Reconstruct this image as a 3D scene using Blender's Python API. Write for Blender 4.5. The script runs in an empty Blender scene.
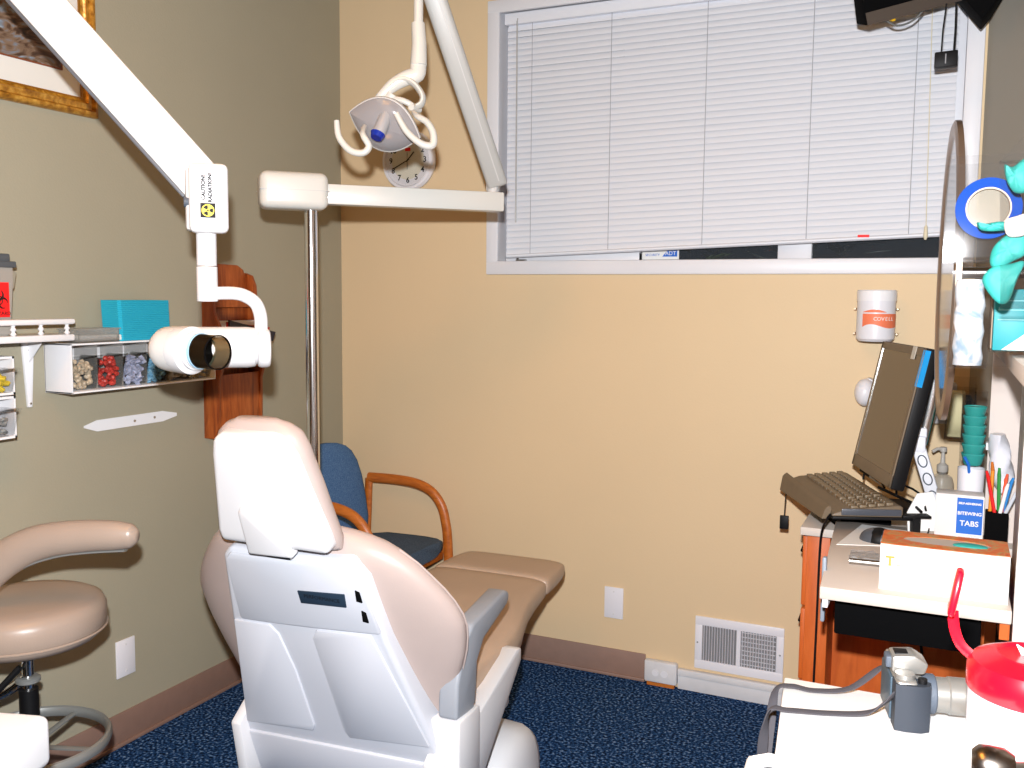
import bpy, bmesh, math, random
from mathutils import Vector, Matrix
random.seed(7)
C = bpy.context.scene.collection
R = math.radians
V = Vector

# ------------------------------------------------------------ camera, light, exposure
CAM = V((2.2593, -3.2176, 1.3927))
cR = V((0.90721307, 0.42057595, 0.00896247)); cU = V((-0.04730678, 0.08082784, 0.99560481)); cF = V((-0.41800302, 0.90364967, -0.09322416))
cam = bpy.data.cameras.new('camera'); camo = bpy.data.objects.new('camera', cam); C.objects.link(camo)
m = Matrix((cR, cU, -cF)).transposed().to_4x4(); m.translation = CAM; camo.matrix_world = m
cam.sensor_width = 36; cam.lens = 941.6 * 36 / 1024; cam.clip_start = 0.02
bpy.context.scene.camera = camo

w = bpy.data.worlds.new('world'); bpy.context.scene.world = w; w.use_nodes = True
w.node_tree.nodes['Background'].inputs[0].default_value = (0.20, 0.28, 0.42, 1)
w.node_tree.nodes['Background'].inputs[1].default_value = 0.02

fl = bpy.data.lights.new('camera_flash', 'SPOT'); fl.energy = 395; fl.spot_size = R(86); fl.spot_blend = 0.12
fl.shadow_soft_size = 0.022; fl.color = (0.985, 1.0, 1.03)
flo = bpy.data.objects.new('camera_flash', fl); C.objects.link(flo)
m2 = Matrix((cR, cU, -cF)).transposed().to_4x4(); m2.translation = CAM + cU * 0.16 - cR * 0.02 - cF * 0.02; flo.matrix_world = m2

vs = bpy.context.scene.view_settings
vs.view_transform = 'Standard'; vs.look = 'None'; vs.gamma = 1; vs.use_curve_mapping = False; vs.exposure = 0.0

# ------------------------------------------------------------ materials
def lin(c):
    if isinstance(c, str): c = [int(c[i:i+2], 16) / 255 for i in (0, 2, 4)]
    return tuple((x / 12.92 if x <= 0.04045 else ((x + 0.055) / 1.055) ** 2.4) for x in c) + (1,)
def setin(b, n, v):
    if n in b.inputs: b.inputs[n].default_value = v
def mat(name, col, rough=0.5, metal=0, spec=0.5, trans=0, alpha=1, noise=None, bump=None, coat=0, ior=1.45):
    """noise=(scale, amount) tints the colour; bump=(scale, strength)"""
    M = bpy.data.materials.new(name); M.use_nodes = True; nt = M.node_tree; b = nt.nodes['Principled BSDF']
    c = lin(col)
    setin(b, 'Base Color', c); setin(b, 'Roughness', rough); setin(b, 'Metallic', metal); setin(b, 'Specular IOR Level', spec)
    setin(b, 'Transmission Weight', trans); setin(b, 'Alpha', alpha); setin(b, 'Coat Weight', coat); setin(b, 'IOR', ior)
    tc = nt.nodes.new('ShaderNodeTexCoord')
    if noise:
        n = nt.nodes.new('ShaderNodeTexNoise'); n.inputs['Scale'].default_value = noise[0]; n.inputs['Detail'].default_value = 6
        nt.links.new(tc.outputs['Object'], n.inputs['Vector'])
        r = nt.nodes.new('ShaderNodeValToRGB'); a = noise[1]
        r.color_ramp.elements[0].position = .3; r.color_ramp.elements[1].position = .7
        r.color_ramp.elements[0].color = tuple(x * (1 - a) for x in c[:3]) + (1,); r.color_ramp.elements[1].color = tuple(min(1, x * (1 + a)) for x in c[:3]) + (1,)
        nt.links.new(n.outputs['Fac'], r.inputs['Fac']); nt.links.new(r.outputs['Color'], b.inputs['Base Color'])
    if bump:
        n2 = nt.nodes.new('ShaderNodeTexNoise'); n2.inputs['Scale'].default_value = bump[0]; n2.inputs['Detail'].default_value = 4
        nt.links.new(tc.outputs['Object'], n2.inputs['Vector'])
        bp = nt.nodes.new('ShaderNodeBump'); bp.inputs['Strength'].default_value = bump[1]; bp.inputs['Distance'].default_value = .002
        nt.links.new(n2.outputs['Fac'], bp.inputs['Height']); nt.links.new(bp.outputs['Normal'], b.inputs['Normal'])
    return M
def ramp_mat(name, cols, scale, rough=.6, stretch=(1, 1, 1), tex='noise', detail=8, bump=0, dist=0, spec=.5, metal=0):
    M = bpy.data.materials.new(name); M.use_nodes = True; nt = M.node_tree; b = nt.nodes['Principled BSDF']
    tc = nt.nodes.new('ShaderNodeTexCoord'); mp = nt.nodes.new('ShaderNodeMapping'); mp.inputs['Scale'].default_value = stretch
    nt.links.new(tc.outputs['Object'], mp.inputs['Vector'])
    if tex == 'noise':
        n = nt.nodes.new('ShaderNodeTexNoise'); n.inputs['Detail'].default_value = detail; n.inputs['Distortion'].default_value = dist; out = n.outputs['Fac']
    else:
        n = nt.nodes.new('ShaderNodeTexVoronoi'); out = n.outputs['Color']
    n.inputs['Scale'].default_value = scale
    nt.links.new(mp.outputs['Vector'], n.inputs['Vector'])
    r = nt.nodes.new('ShaderNodeValToRGB'); el = r.color_ramp.elements
    while len(el) < len(cols): el.new(.5)
    for e, (p, c) in zip(el, cols): e.position = p; e.color = lin(c)
    nt.links.new(out, r.inputs['Fac']); nt.links.new(r.outputs['Color'], b.inputs['Base Color'])
    setin(b, 'Roughness', rough); setin(b, 'Specular IOR Level', spec); setin(b, 'Metallic', metal)
    if bump:
        bp = nt.nodes.new('ShaderNodeBump'); bp.inputs['Strength'].default_value = bump; bp.inputs['Distance'].default_value = .003
        nt.links.new(out, bp.inputs['Height']); nt.links.new(bp.outputs['Normal'], b.inputs['Normal'])
    return M
def clear_mat(name, col, opacity=.25, rough=.08, tint=None):
    """thin clear plastic: see-through body with a glossy skin"""
    M = bpy.data.materials.new(name); M.use_nodes = True; nt = M.node_tree
    b = nt.nodes['Principled BSDF']; setin(b, 'Base Color', lin(col)); setin(b, 'Roughness', rough)
    t = nt.nodes.new('ShaderNodeBsdfTransparent'); t.inputs[0].default_value = tint or tuple(min(1, .955 + x * .04) for x in lin(col)[:3]) + (1,)
    mx = nt.nodes.new('ShaderNodeMixShader'); mx.inputs[0].default_value = opacity
    lw = nt.nodes.new('ShaderNodeLayerWeight'); lw.inputs[0].default_value = .5
    pw = nt.nodes.new('ShaderNodeMath'); pw.operation = 'POWER'; pw.inputs[1].default_value = 4; nt.links.new(lw.outputs['Facing'], pw.inputs[0])
    fr = nt.nodes.new('ShaderNodeMath'); fr.operation = 'MULTIPLY'; fr.inputs[1].default_value = .25; nt.links.new(pw.outputs[0], fr.inputs[0])
    ad = nt.nodes.new('ShaderNodeMath'); ad.operation = 'ADD'; ad.use_clamp = True; ad.inputs[1].default_value = opacity
    nt.links.new(fr.outputs[0], ad.inputs[0]); nt.links.new(ad.outputs[0], mx.inputs[0])
    nt.links.new(t.outputs[0], mx.inputs[1]); nt.links.new(b.outputs[0], mx.inputs[2])
    nt.links.new(mx.outputs[0], nt.nodes['Material Output'].inputs[0])
    return M

olive = mat('olive_wall_paint', '9F9985', .75, spec=.3, noise=(3, .02), bump=(160, .25))
yellow = mat('yellow_wall_paint', 'D7BF9A', .6, spec=.4, noise=(2, .02), bump=(160, .2))
greyp = mat('grey_wall_paint', '9C978C', .8, spec=.3, bump=(160, .2))
ceilm = mat('ceiling_paint', '8A6E42', .9, spec=.2, noise=(40, .04))
whitep = mat('white_trim_paint', 'DCDDE2', .4, spec=.5, noise=(6, .02))
oldwhite = mat('worn_white_paint', 'D2D2D4', .5, noise=(12, .06))
basem = mat('brown_vinyl_base', '8B6F62', .55, noise=(25, .05))
plastic = mat('white_plastic', 'E9E9EC', .35)
plate_m = mat('white_plate_plastic', 'E0E0E6', .35)
lampwhite = mat('lamp_white_enamel', 'C9C8C2', .35, coat=.3)
xwhite = mat('xray_white_enamel', 'D6D6D8', .4)
xgrey = mat('xray_grey_enamel', 'B9B8B6', .5)
shellm = mat('chair_shell_plastic', 'C3C6CE', .4)
vinyl = mat('tan_vinyl', 'AE9E98', .38, spec=.45, noise=(8, .03), bump=(220, .12))
vinyl2 = mat('taupe_vinyl', 'AD9580', .38, spec=.5, noise=(8, .04), bump=(220, .12))
vinyls = mat('stool_vinyl', '9C8B7E', .35, spec=.5, noise=(8, .04), bump=(220, .12))
armgrey = mat('grey_urethane', '8F949C', .5)
black = mat('black_plastic', '0B0B0D', .55, spec=.3)
matblack = mat('matte_black', '060607', .9, spec=.1)
chrome = mat('chrome', 'D8D8D8', .16, metal=1)
steel = mat('brushed_steel', 'A9A6A2', .3, metal=1)
greymetal = mat('grey_painted_metal', '8C8D8A', .4, metal=.4)
wood = ramp_mat('oak_wood', [(0.25, '6E2D0C'), (.5, '9A4A18'), (.75, 'B3602A')], 9, .45, (6, 6, .7), dist=1.5, detail=6)
woodarm = ramp_mat('honey_wood', [(0.25, '9A4C14'), (.5, 'B5621F'), (.75, 'C4702C')], 9, .4, (1, 6, 6), dist=1)
cabw = ramp_mat('orange_cabinet_wood', [(0.25, 'B04C10'), (.5, 'C45C1A'), (.75, 'D0692A')], 7, .5, (5, 5, .8), dist=.8)
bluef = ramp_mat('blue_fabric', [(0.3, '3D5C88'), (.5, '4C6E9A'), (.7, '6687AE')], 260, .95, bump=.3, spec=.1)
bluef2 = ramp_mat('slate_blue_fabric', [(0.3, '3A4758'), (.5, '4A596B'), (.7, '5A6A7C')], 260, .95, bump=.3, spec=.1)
carpet = ramp_mat('blue_carpet', [(0.33, '050C18'), (.46, '12294A'), (.56, '274C7C'), (.68, '7C97B8')], 110, 1, detail=4, bump=.8, spec=.05)
gold = ramp_mat('gilded_wood', [(0.3, '7A4A0E'), (.5, 'B07A24'), (.7, 'D7A548')], 60, .35, metal=.35, bump=.5)
goldflat = mat('gilt_edge', 'A06A1C', .35, metal=.5)
matboard = mat('mat_board', 'D9D8D2', .8)
printm = ramp_mat('marbled_print', [(0.3, '171310'), (.45, '4A3426'), (.55, '76614F'), (.65, '6F7C8A'), (.8, 'B9C2CB')], 9, .5, (1, 1, 2.5), dist=2.5)
teal = mat('turquoise_paper', '21A9C4', .9)
gloveteal = mat('turquoise_glove', '2E9A92', .6, noise=(30, .05))
glovewhite = mat('white_glove', 'EDE4E2', .6)
red = mat('red_plastic', 'D6061F', .3, coat=.4)
redlabel = mat('red_label', 'F01A1A', .6)
inkblack = mat('black_ink', '0C0A0A', .7)
clear = clear_mat('clear_plastic', '707070', .02)
cloudy = clear_mat('cloudy_plastic', 'B9B9B4', .28, .3)
smoke = clear_mat('smoked_acrylic', '4A3A28', .12, tint=(.62, .57, .48, 1))
shield = clear_mat('lamp_shield', 'A9A5A6', .62, .12)
glass = clear_mat('window_glass', 'C8D0D8', .03, .02)
yellowb = mat('yellow_packets', 'D8C03A', .6, noise=(60, .4))
orange = mat('orange_label', 'E87A55', .55)
tabblue = mat('blue_label', '1263C4', .5)
skyblue = mat('sky_blue_film', '1E8FD0', .3, noise=(8, .2))
laminate = mat('pale_laminate', 'CFC4BA', .45, noise=(5, .02))
whitelam = mat('white_laminate', 'EEEDEC', .4)
paper = mat('paper_white', 'ECEAE6', .85)
mirror = mat('mirror_glass', '9E9E9E', .12, metal=1)
brownframe = mat('brown_metal_frame', '96806E', .3, metal=.7)
kbm = mat('taupe_plastic', '6B5C49', .5, noise=(30, .05))
keym = mat('key_plastic', '776853', .45)
dgrey = mat('dark_grey_rubber', '4A525D', .6, bump=(300, .3))
camsil = mat('camera_silver', '96948F', .35, metal=.6)
greystrap = mat('grey_webbing', '403E43', .8, bump=(400, .3))
screenm = mat('screen_off', '5E4E38', .25, spec=.4)
blind_m = mat('blind_slat_vinyl', 'DEE1E8', .45, spec=.4)
glovebox = ramp_mat('orange_printed_card', [(0.3, 'C75A20'), (.5, 'D9752F'), (.56, 'B49A62'), (.62, 'CE6830')], 22, .5, dist=1.5)
leafm = mat('dark_leaves', '3A4A22', .6)
night = mat('night_ground', '15150F', .95)
coverdark = mat('nameplate_dark', '253444', .35)

# ------------------------------------------------------------ mesh builder
class MB:
    def __init__(s): s.bm = bmesh.new()
    def merge(s, b, M=None):
        if M: bmesh.ops.transform(b, matrix=M, verts=b.verts)
        t = bpy.data.meshes.new('t'); b.to_mesh(t); b.free(); s.bm.from_mesh(t); bpy.data.meshes.remove(t); return s
    def bevel(s, b, bev, seg=2):
        if bev > 0:
            es = [e for e in b.edges if len(e.link_faces) == 2 and e.calc_face_angle(0) > .5]
            bmesh.ops.bevel(b, geom=es, offset=bev, segments=seg, affect='EDGES', profile=.5, clamp_overlap=True)
    def box(s, p0, p1, bev=0, M=None, seg=2):
        b = bmesh.new(); bmesh.ops.create_cube(b, size=1)
        p0, p1 = V(p0), V(p1); sz = p1 - p0; c = (p0 + p1) / 2
        for v in b.verts: v.co = V((v.co.x * sz.x, v.co.y * sz.y, v.co.z * sz.z)) + c
        s.bevel(b, bev, seg); return s.merge(b, M)
    def obox(s, c, ax, ay, az, sx, sy, sz, bev=0, seg=2):
        """box centred at c with sizes along given axes"""
        ax, ay, az = V(ax).normalized(), V(ay).normalized(), V(az).normalized()
        M = Matrix((ax, ay, az)).transposed().to_4x4(); M.translation = V(c)
        return s.box((-sx/2, -sy/2, -sz/2), (sx/2, sy/2, sz/2), bev, M, seg)
    def prism(s, poly, O, U, W, N, t, bev=0, seg=2):
        O, U, W, N = V(O), V(U), V(W), V(N); b = bmesh.new()
        a = [b.verts.new(O + U * p[0] + W * p[1]) for p in poly]; c = [b.verts.new(v.co + N * t) for v in a]
        b.faces.new(a); b.faces.new(c[::-1]); n = len(a)
        for i in range(n): b.faces.new((a[i], c[i], c[(i+1) % n], a[(i+1) % n]))
        bmesh.ops.recalc_face_normals(b, faces=b.faces); s.bevel(b, bev, seg); return s.merge(b)
    def loft(s, rings, cap=True, closed=False):
        b = bmesh.new(); vs = [[b.verts.new(V(p)) for p in r] for r in rings]; n = len(vs[0]); k = len(vs)
        for i in range(k if closed else k - 1):
            A, B = vs[i], vs[(i+1) % k]
            for j in range(n): b.faces.new((A[j], A[(j+1) % n], B[(j+1) % n], B[j]))
        if cap and not closed: b.faces.new(vs[0][::-1]); b.faces.new(vs[-1])
        bmesh.ops.recalc_face_normals(b, faces=b.faces); return s.merge(b)
    def tube(s, pts, r, seg=12, closed=False, flat=None, up=None, smooth=0):
        """swept ellipse; r float or list; flat=(a,b) scales the section along side / up"""
        P = [V(p) for p in pts]
        if smooth: P, r = subdiv(P, r, smooth, closed)
        n = len(P); rs = r if isinstance(r, (list, tuple)) else [r] * n; rings = []; prev = None
        for i in range(n):
            if closed: t = P[(i+1) % n] - P[i-1]
            else: t = P[min(i+1, n-1)] - P[max(i-1, 0)]
            t.normalize()
            if up is not None: side = t.cross(V(up)); side = side if side.length > 1e-4 else t.orthogonal()
            elif prev is None: side = t.orthogonal()
            else: side = prev - t * prev.dot(t)
            side.normalize(); prev = side; u = side.cross(t).normalized(); fa, fb = flat or (1, 1)
            rings.append([P[i] + side * (math.cos(a) * rs[i] * fa) + u * (math.sin(a) * rs[i] * fb) for a in [2 * math.pi * (k + .5) / seg for k in range(seg)]])
        return s.loft(rings, closed=closed)
    def cyl(s, p0, p1, r0, r1=None, seg=24, bev=0):
        r1 = r0 if r1 is None else r1; p0, p1 = V(p0), V(p1); L = (p1 - p0).length
        prof = [(r0, 0), (r1, L)] if bev <= 0 else [(r0 - bev, 0), (r0 - bev * .3, bev * .3), (r0, bev), (r1, L - bev), (r1 - bev * .3, L - bev * .3), (r1 - bev, L)]
        return s.lathe(prof, p0, p1 - p0, seg)
    def lathe(s, prof, O, axis, seg=32, cap=True):
        a = V(axis).normalized(); u = a.orthogonal().normalized(); w_ = a.cross(u)
        if abs(a.z) > .999: u, w_ = V((1, 0, 0)), V((0, 1, 0)) * (1 if a.z > 0 else -1)
        rings = [[V(O) + a * z + (u * math.cos(t) + w_ * math.sin(t)) * max(r, 1e-5) for t in [2 * math.pi * k / seg for k in range(seg)]] for r, z in prof]
        return s.loft(rings, cap=cap)
    def ball(s, c, r, sc=(1, 1, 1), M=None):
        b = bmesh.new(); bmesh.ops.create_uvsphere(b, u_segments=24, v_segments=14, radius=r)
        for v in b.verts:
            q = V((v.co.x * sc[0], v.co.y * sc[1], v.co.z * sc[2]))
            v.co = (M @ q if M else q) + V(c)
        return s.merge(b)
def subdiv(P, r, k, closed=False):
    n = len(P); rs = r if isinstance(r, (list, tuple)) else [r] * n; out = []; ro = []
    segs = n if closed else n - 1
    for i in range(segs):
        g = (lambda j: P[j % n]) if closed else (lambda j: P[max(0, min(n-1, j))])
        p0, p1, p2, p3 = g(i-1), g(i), g(i+1), g(i+2); r1, r2 = rs[i], rs[(i+1) % n]
        for q in range(k):
            t = q / k
            out.append(.5 * ((2*p1) + (p2-p0)*t + (2*p0-5*p1+4*p2-p3)*t*t + (3*p1-p0-3*p2+p3)*t**3)); ro.append(r1 + (r2-r1)*t)
    if not closed: out.append(P[-1]); ro.append(rs[-1])
    return out, ro

ORIGIN = {}
def obj(name, mb, material, parent=None, label=None, sharp=.6):
    bm = mb.bm
    bmesh.ops.remove_doubles(bm, verts=bm.verts, dist=1e-6)
    for f in bm.faces: f.smooth = True
    for e in bm.edges:
        if len(e.link_faces) == 2 and e.calc_face_angle(0) > sharp: e.smooth = False
    if parent is not None:
        q = parent
        while q.parent: q = q.parent
        off = V(ORIGIN[q.name])
    else:
        xs = [v.co for v in bm.verts]
        off = V(((min(v.x for v in xs) + max(v.x for v in xs)) / 2, (min(v.y for v in xs) + max(v.y for v in xs)) / 2, min(v.z for v in xs)))
    for v in bm.verts: v.co -= off
    me = bpy.data.meshes.new(name); bm.to_mesh(me); bm.free(); me.materials.append(material)
    o = bpy.data.objects.new(name, me); C.objects.link(o)
    if parent is not None: o.parent = parent
    else: o.location = off; ORIGIN[o.name] = tuple(off)
    if label: o['label'] = label
    return o
def thing(name, label, cat, loc, rotz=0, group=None):
    o = bpy.data.objects.new(name, None); C.objects.link(o); o.location = loc; o.rotation_euler = (0, 0, rotz); o.empty_display_size = .05
    o['label'] = label; o['category'] = cat; ORIGIN[o.name] = tuple(loc)
    if group: o['group'] = group
    return o
def tag(o, label, cat, group=None):
    o['label'] = label; o['category'] = cat
    if group: o['group'] = group
    return o
def struct(name, mb, m, parent=None):
    o = obj(name, mb, m, parent)
    if parent is None: o['kind'] = 'structure'
    return o
def text_mb(txt, O, U, W, height, depth=.0006, align='CENTER', bold=0):
    """lettering as solid geometry: U reading direction, W up direction"""
    cu = bpy.data.curves.new('txt', 'FONT'); cu.body = txt; cu.size = height; cu.extrude = depth / 2; cu.align_x = align; cu.align_y = 'CENTER'; cu.offset = bold
    cu.resolution_u = 3
    t = bpy.data.objects.new('txt', cu); C.objects.link(t); bpy.context.view_layer.update()
    dg = bpy.context.evaluated_depsgraph_get(); me = bpy.data.meshes.new_from_object(t.evaluated_get(dg))
    mb = MB(); mb.bm.from_mesh(me)
    U = V(U).normalized(); W = V(W).normalized(); N = U.cross(W)
    M = Matrix((U, W, N)).transposed().to_4x4(); M.translation = V(O)
    bmesh.ops.transform(mb.bm, matrix=M, verts=mb.bm.verts)
    bpy.data.objects.remove(t); bpy.data.curves.remove(cu); bpy.data.meshes.remove(me)
    return mb
X, Y, Z = V((1, 0, 0)), V((0, 1, 0)), V((0, 0, 1))
def wr(y): return min(2.60, 2.325 - .5 * y)   # right wall: angled corner, then straight
def wx(y): return min(2.425, wr(y))          # face of the hutch side panel

# ------------------------------------------------------------ room shell
H = 2.72; YB = -6.2
struct('floor', MB().box((-.1, YB, -.1), (2.9, .1, 0)), carpet)
struct('ceiling', MB().box((-.1, YB, H), (2.9, .2, H + .1)), ceilm)
struct('wall_left', MB().box((-.12, YB, 0), (0, .12, H)), olive)
b = MB()
b.box((0, 0, 0), (2.335, .12, 1.50)); b.box((0, 0, 2.44), (2.335, .12, H)); b.box((0, 0, 1.50), (.70, .12, 2.44)); b.box((2.278, 0, 1.50), (2.335, .12, 2.44))
struct('wall_back', b, yellow)
struct('wall_right', MB().prism([(2.275, .1), (2.325, 0), (2.60, -.55), (2.60, YB), (2.75, YB), (2.75, .1)], (0, 0, 0), X, Y, Z, H), greyp)
struct('wall_front', MB().box((-.1, YB - .1, 0), (2.9, YB, H)), yellow)
struct('baseboard_left', MB().box((.0, YB, 0), (.006, 0, .104), .002).box((0, YB, 0), (.014, 0, .012), .003), basem)
struct('baseboard_back', MB().box((0.006, -.006, 0), (1.317, 0, .102), .002).box((.006, -.014, 0), (1.317, 0, .012), .003), basem)
b = MB(); b.box((1.44, -.016, 0.0), (1.925, 0, .062), .003); b.box((1.44, -.022, .05), (1.925, 0, .075), .004)
struct('trim_1', b, oldwhite)
# window casing, sashes, glass
b = MB()
b.box((.665, -.016, 1.472), (2.318, 0, 1.522), .004); b.box((.665, -.016, 2.424), (2.318, 0, 2.47), .004)
b.box((.665, -.016, 1.518), (.713, 0, 2.43), .004); b.box((2.268, -.016, 1.518), (2.318, 0, 2.43), .004)
b.box((.70, 0, 1.50), (.708, .12, 2.44)); b.box((2.27, 0, 1.50), (2.278, .12, 2.44)); b.box((.70, 0, 1.50), (2.278, .12, 1.512)); b.box((.70, 0, 2.432), (2.278, .12, 2.44))
win = struct('window_1', b, whitep)
b = MB()
for x0, x1, y in ((.712, .75, .075), (1.17, 1.24, .075), (1.17, 1.225, .095), (1.722, 1.833, .085), (2.235, 2.268, .075)): b.box((x0, y - .012, 1.513), (x1, y + .02, 2.43), .003)
b.box((.712, .062, 1.513), (1.24, .09, 1.552), .003); b.box((1.20, .075, 1.513), (2.268, .105, 1.526), .003); b.box((.712, .062, 2.40), (2.268, .1, 2.43), .003)
obj('window_sash', b, whitep, win)
obj('window_pane', MB().box((.75, .093, 1.52), (2.25, .097, 2.42)), glass, win)
b = MB(); b.box((.76, .045, 1.513), (.80, .07, 1.53), .002); b.tube([(.765, .05, 1.53), (.775, .045, 1.55), (.79, .045, 1.56)], .004)
obj('window_latch', b, steel, win)
# outside: dark yard beyond the glass
tag(obj('yard_ground', MB().box((-3, .3, -.1), (6, 6, 0)), night), 'dark ground outside the window seen under the blind', 'ground')['kind'] = 'structure'
def shrub(x, y, z, s, label, mm):
    b = MB()
    b.tube([(x, y, 0), (x + .02, y, z * .6), (x, y, z)], [.02, .015, .008], 6)
    for k in range(70):
        a = random.uniform(0, 6.28); rr = random.uniform(.02, s); p = V((x + math.cos(a) * rr, y + math.sin(a) * rr * .7, z + random.uniform(-.6, .5) * s))
        d = V((math.cos(a), math.sin(a), random.uniform(-.6, .8))).normalized(); sd = d.cross(Z).normalized(); L = random.uniform(.06, .13)
        b.prism([(0, 0), (.3, .14), (.7, .13), (1, 0), (.7, -.13), (.3, -.14)], p, d * L, sd * L, d.cross(sd), .003)
    t = obj('garden_shrub', b, mm); tag(t, label, 'shrub'); return t
shrub(1.22, .62, 1.55, .22, 'leafy shrub outside, behind the middle gap under the blind', leafm)
shrub(1.75, .75, 1.52, .24, 'dark leafy shrub outside, behind the right gap under the blind', mat('dusk_leaves', '2A3530', .5))

# ------------------------------------------------------------ window blind
t = thing('venetian_blind', 'white closed mini blind hanging crooked inside the window', 'blind', (1.48, .03, 1.55))
ZT = 2.385
def zb(x): return 1.548 + (x - .741) * .036
n = 38; b = MB()
for i in range(n):
    f = (i + .5) / n; rings = []
    for x in (.730, 1.1, 1.48, 1.85, 2.245):
        z = ZT - (ZT - zb(x)) * f + .003 * math.sin(x * 3 + i) * .3
        ring = []; hw = .0132
        for q in range(7):
            a = -1 + q / 3; ring.append((x, .03 + a * hw * .40 + .0022 * (1 - a * a) * -1, z + a * hw * .93))
        for q in range(6, -1, -1):
            a = -1 + q / 3; ring.append((x, .0306 + a * hw * .40 + .0022 * (1 - a * a) * -1, z + a * hw * .93))
        rings.append(ring)
    b.loft(rings)
obj('slats', b, blind_m, t)
obj('headrail', MB().box((.722, .012, 2.385), (2.25, .048, 2.425), .002), blind_m, t)
obj('bottom_rail', MB().tube([(.732, .03, zb(.732) - .006), (2.248, .03, zb(2.248) - .006)], .009, 12, flat=(1.2, .9), up=(0, 0, 1)), blind_m, t)
for x in (.83, 1.135, 1.475, 1.82, 2.13):
    obj('ladder_cord', MB().cyl((x, .0215, 2.39), (x, .0215, zb(x)), .0011, seg=6), mat('ladder_grey', '9A9AA0', .8), t)
obj('lift_cord', MB().cyl((2.166, .012, 2.39), (2.18, .012, 1.62), .0014, seg=6).lathe([(.003, 0), (.007, .01), (.005, .04), (.002, .045)], (2.18, .012, 1.578), Z, 12), mat('cord_cream', 'D8CFB4', .7), t)
obj('tilt_wand', MB().cyl((.776, .006, 2.392), (.778, .004, 1.665), .0028, seg=8).tube([(.776, .022, 2.40), (.776, .01, 2.402), (.776, .006, 2.39)], .002, 6), mat('clear_wand', 'A9A9A8', .2), t)
obj('warning_tag', MB().box((1.98, .017, zb(2.0) - .004), (2.015, .019, zb(2.0) + .004)), redlabel, t, 'small red tag on the bottom rail')

# security sticker on the sash glass
t = thing('window_sticker', 'small white security sticker with blue mark under the blind', 'sticker', (1.30, .09, 1.53))
obj('backing', MB().box((1.243, .0885, 1.527), (1.378, .0925, 1.560)), paper, t)
obj('blue_mark', MB().prism([(1.318, 1.537), (1.372, 1.537), (1.372, 1.559), (1.336, 1.559)], (0, .0885, 0), X, Z, -Y, .001), tabblue, t)
obj('lettering', text_mb('ADT', (1.348, .0872, 1.548), X, Z, .02), paper, t)
obj('small_lettering', text_mb('SECURITY', (1.282, .0878, 1.543), X, Z, .012), tabblue, t)

# ------------------------------------------------------------ back wall fixtures
def outlet(name, O, U, N, label):
    t = thing(name, label, 'wall plate', O)
    O = V(O); b = MB().obox(O + V(N) * .003, U, Z, N, .072, .116, .006, .002)
    obj('plate', b, plate_m, t)
    for s in (-1, 1): obj('screw', MB().cyl(O + Z * .042 * s + V(N) * .005, O + Z * .042 * s + V(N) * .0072, .003, seg=12), oldwhite, t)
outlet('blank_wall_plate', (1.192, 0, .275), X, -Y, 'white blank plate low on the yellow wall, left of the vent')
outlet('blank_wall_plate', (0, -1.162, .272), Y, X, 'white blank plate low on the olive wall beside the stool')
t = thing('wall_register', 'white metal air vent with upright fins above the white baseboard', 'vent', (1.65, 0, .09))
b = MB(); x0, x1, z0, z1 = 1.496, 1.802, .085, .275
b.box((x0, -.008, z0), (x1, 0, z0 + .032), .003); b.box((x0, -.008, z1 - .032), (x1, 0, z1), .003)
b.box((x0, -.008, z0 + .03), (x0 + .026, 0, z1 - .03), .003); b.box((x1 - .026, -.008, z0 + .03), (x1, 0, z1 - .03), .003); b.box((1.642, -.008, z0 + .03), (1.656, 0, z1 - .03))
obj('frame', b, plate_m, t)
obj('duct_opening', MB().box((x0 + .026, -.0015, z0 + .03), (x1 - .026, -.0005, z1 - .03)), mat('duct_grey', '77777A', .8), t)
for xa in (x0 + .031, 1.661):
    b = MB()
    for k in range(12): b.obox((xa + k * .0095, -.005, (z0 + z1) / 2), (1, .5, 0), (-.5, 1, 0), Z, .0012, .008, z1 - z0 - .062)
    obj('fins', b, plate_m, t)
b = MB()
for k in range(8): b.box((1.658, -.003, z0 + .04 + k * .016), (x1 - .028, -.002, z0 + .042 + k * .016))
obj('damper_blades', b, plate_m, t)
for x in (x0 + .01, x1 - .012): obj('screw', MB().cyl((x, -.008, .18), (x, -.0095, .18), .003, seg=10), greymetal, t)
t = thing('junction_cover', 'chipped white end cover on the floor between brown and white baseboards', 'cover', (1.38, 0, 0))
obj('cover_box', MB().box((1.319, -.03, .012), (1.439, 0, .092), .008), oldwhite, t)
for x in (1.362, 1.394): obj('knockout', MB().cyl((x, -.030, .05), (x, -.033, .05), .0125, seg=20), whitep, t)
obj('broken_edge', MB().prism([(1.33, .0), (1.43, .0), (1.432, .04), (1.41, .014), (1.36, .010), (1.33, .013)], (0, -.026, 0), X, Z, Y, .02), mat('bare_wood_orange', 'B5671F', .8), t)

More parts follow.
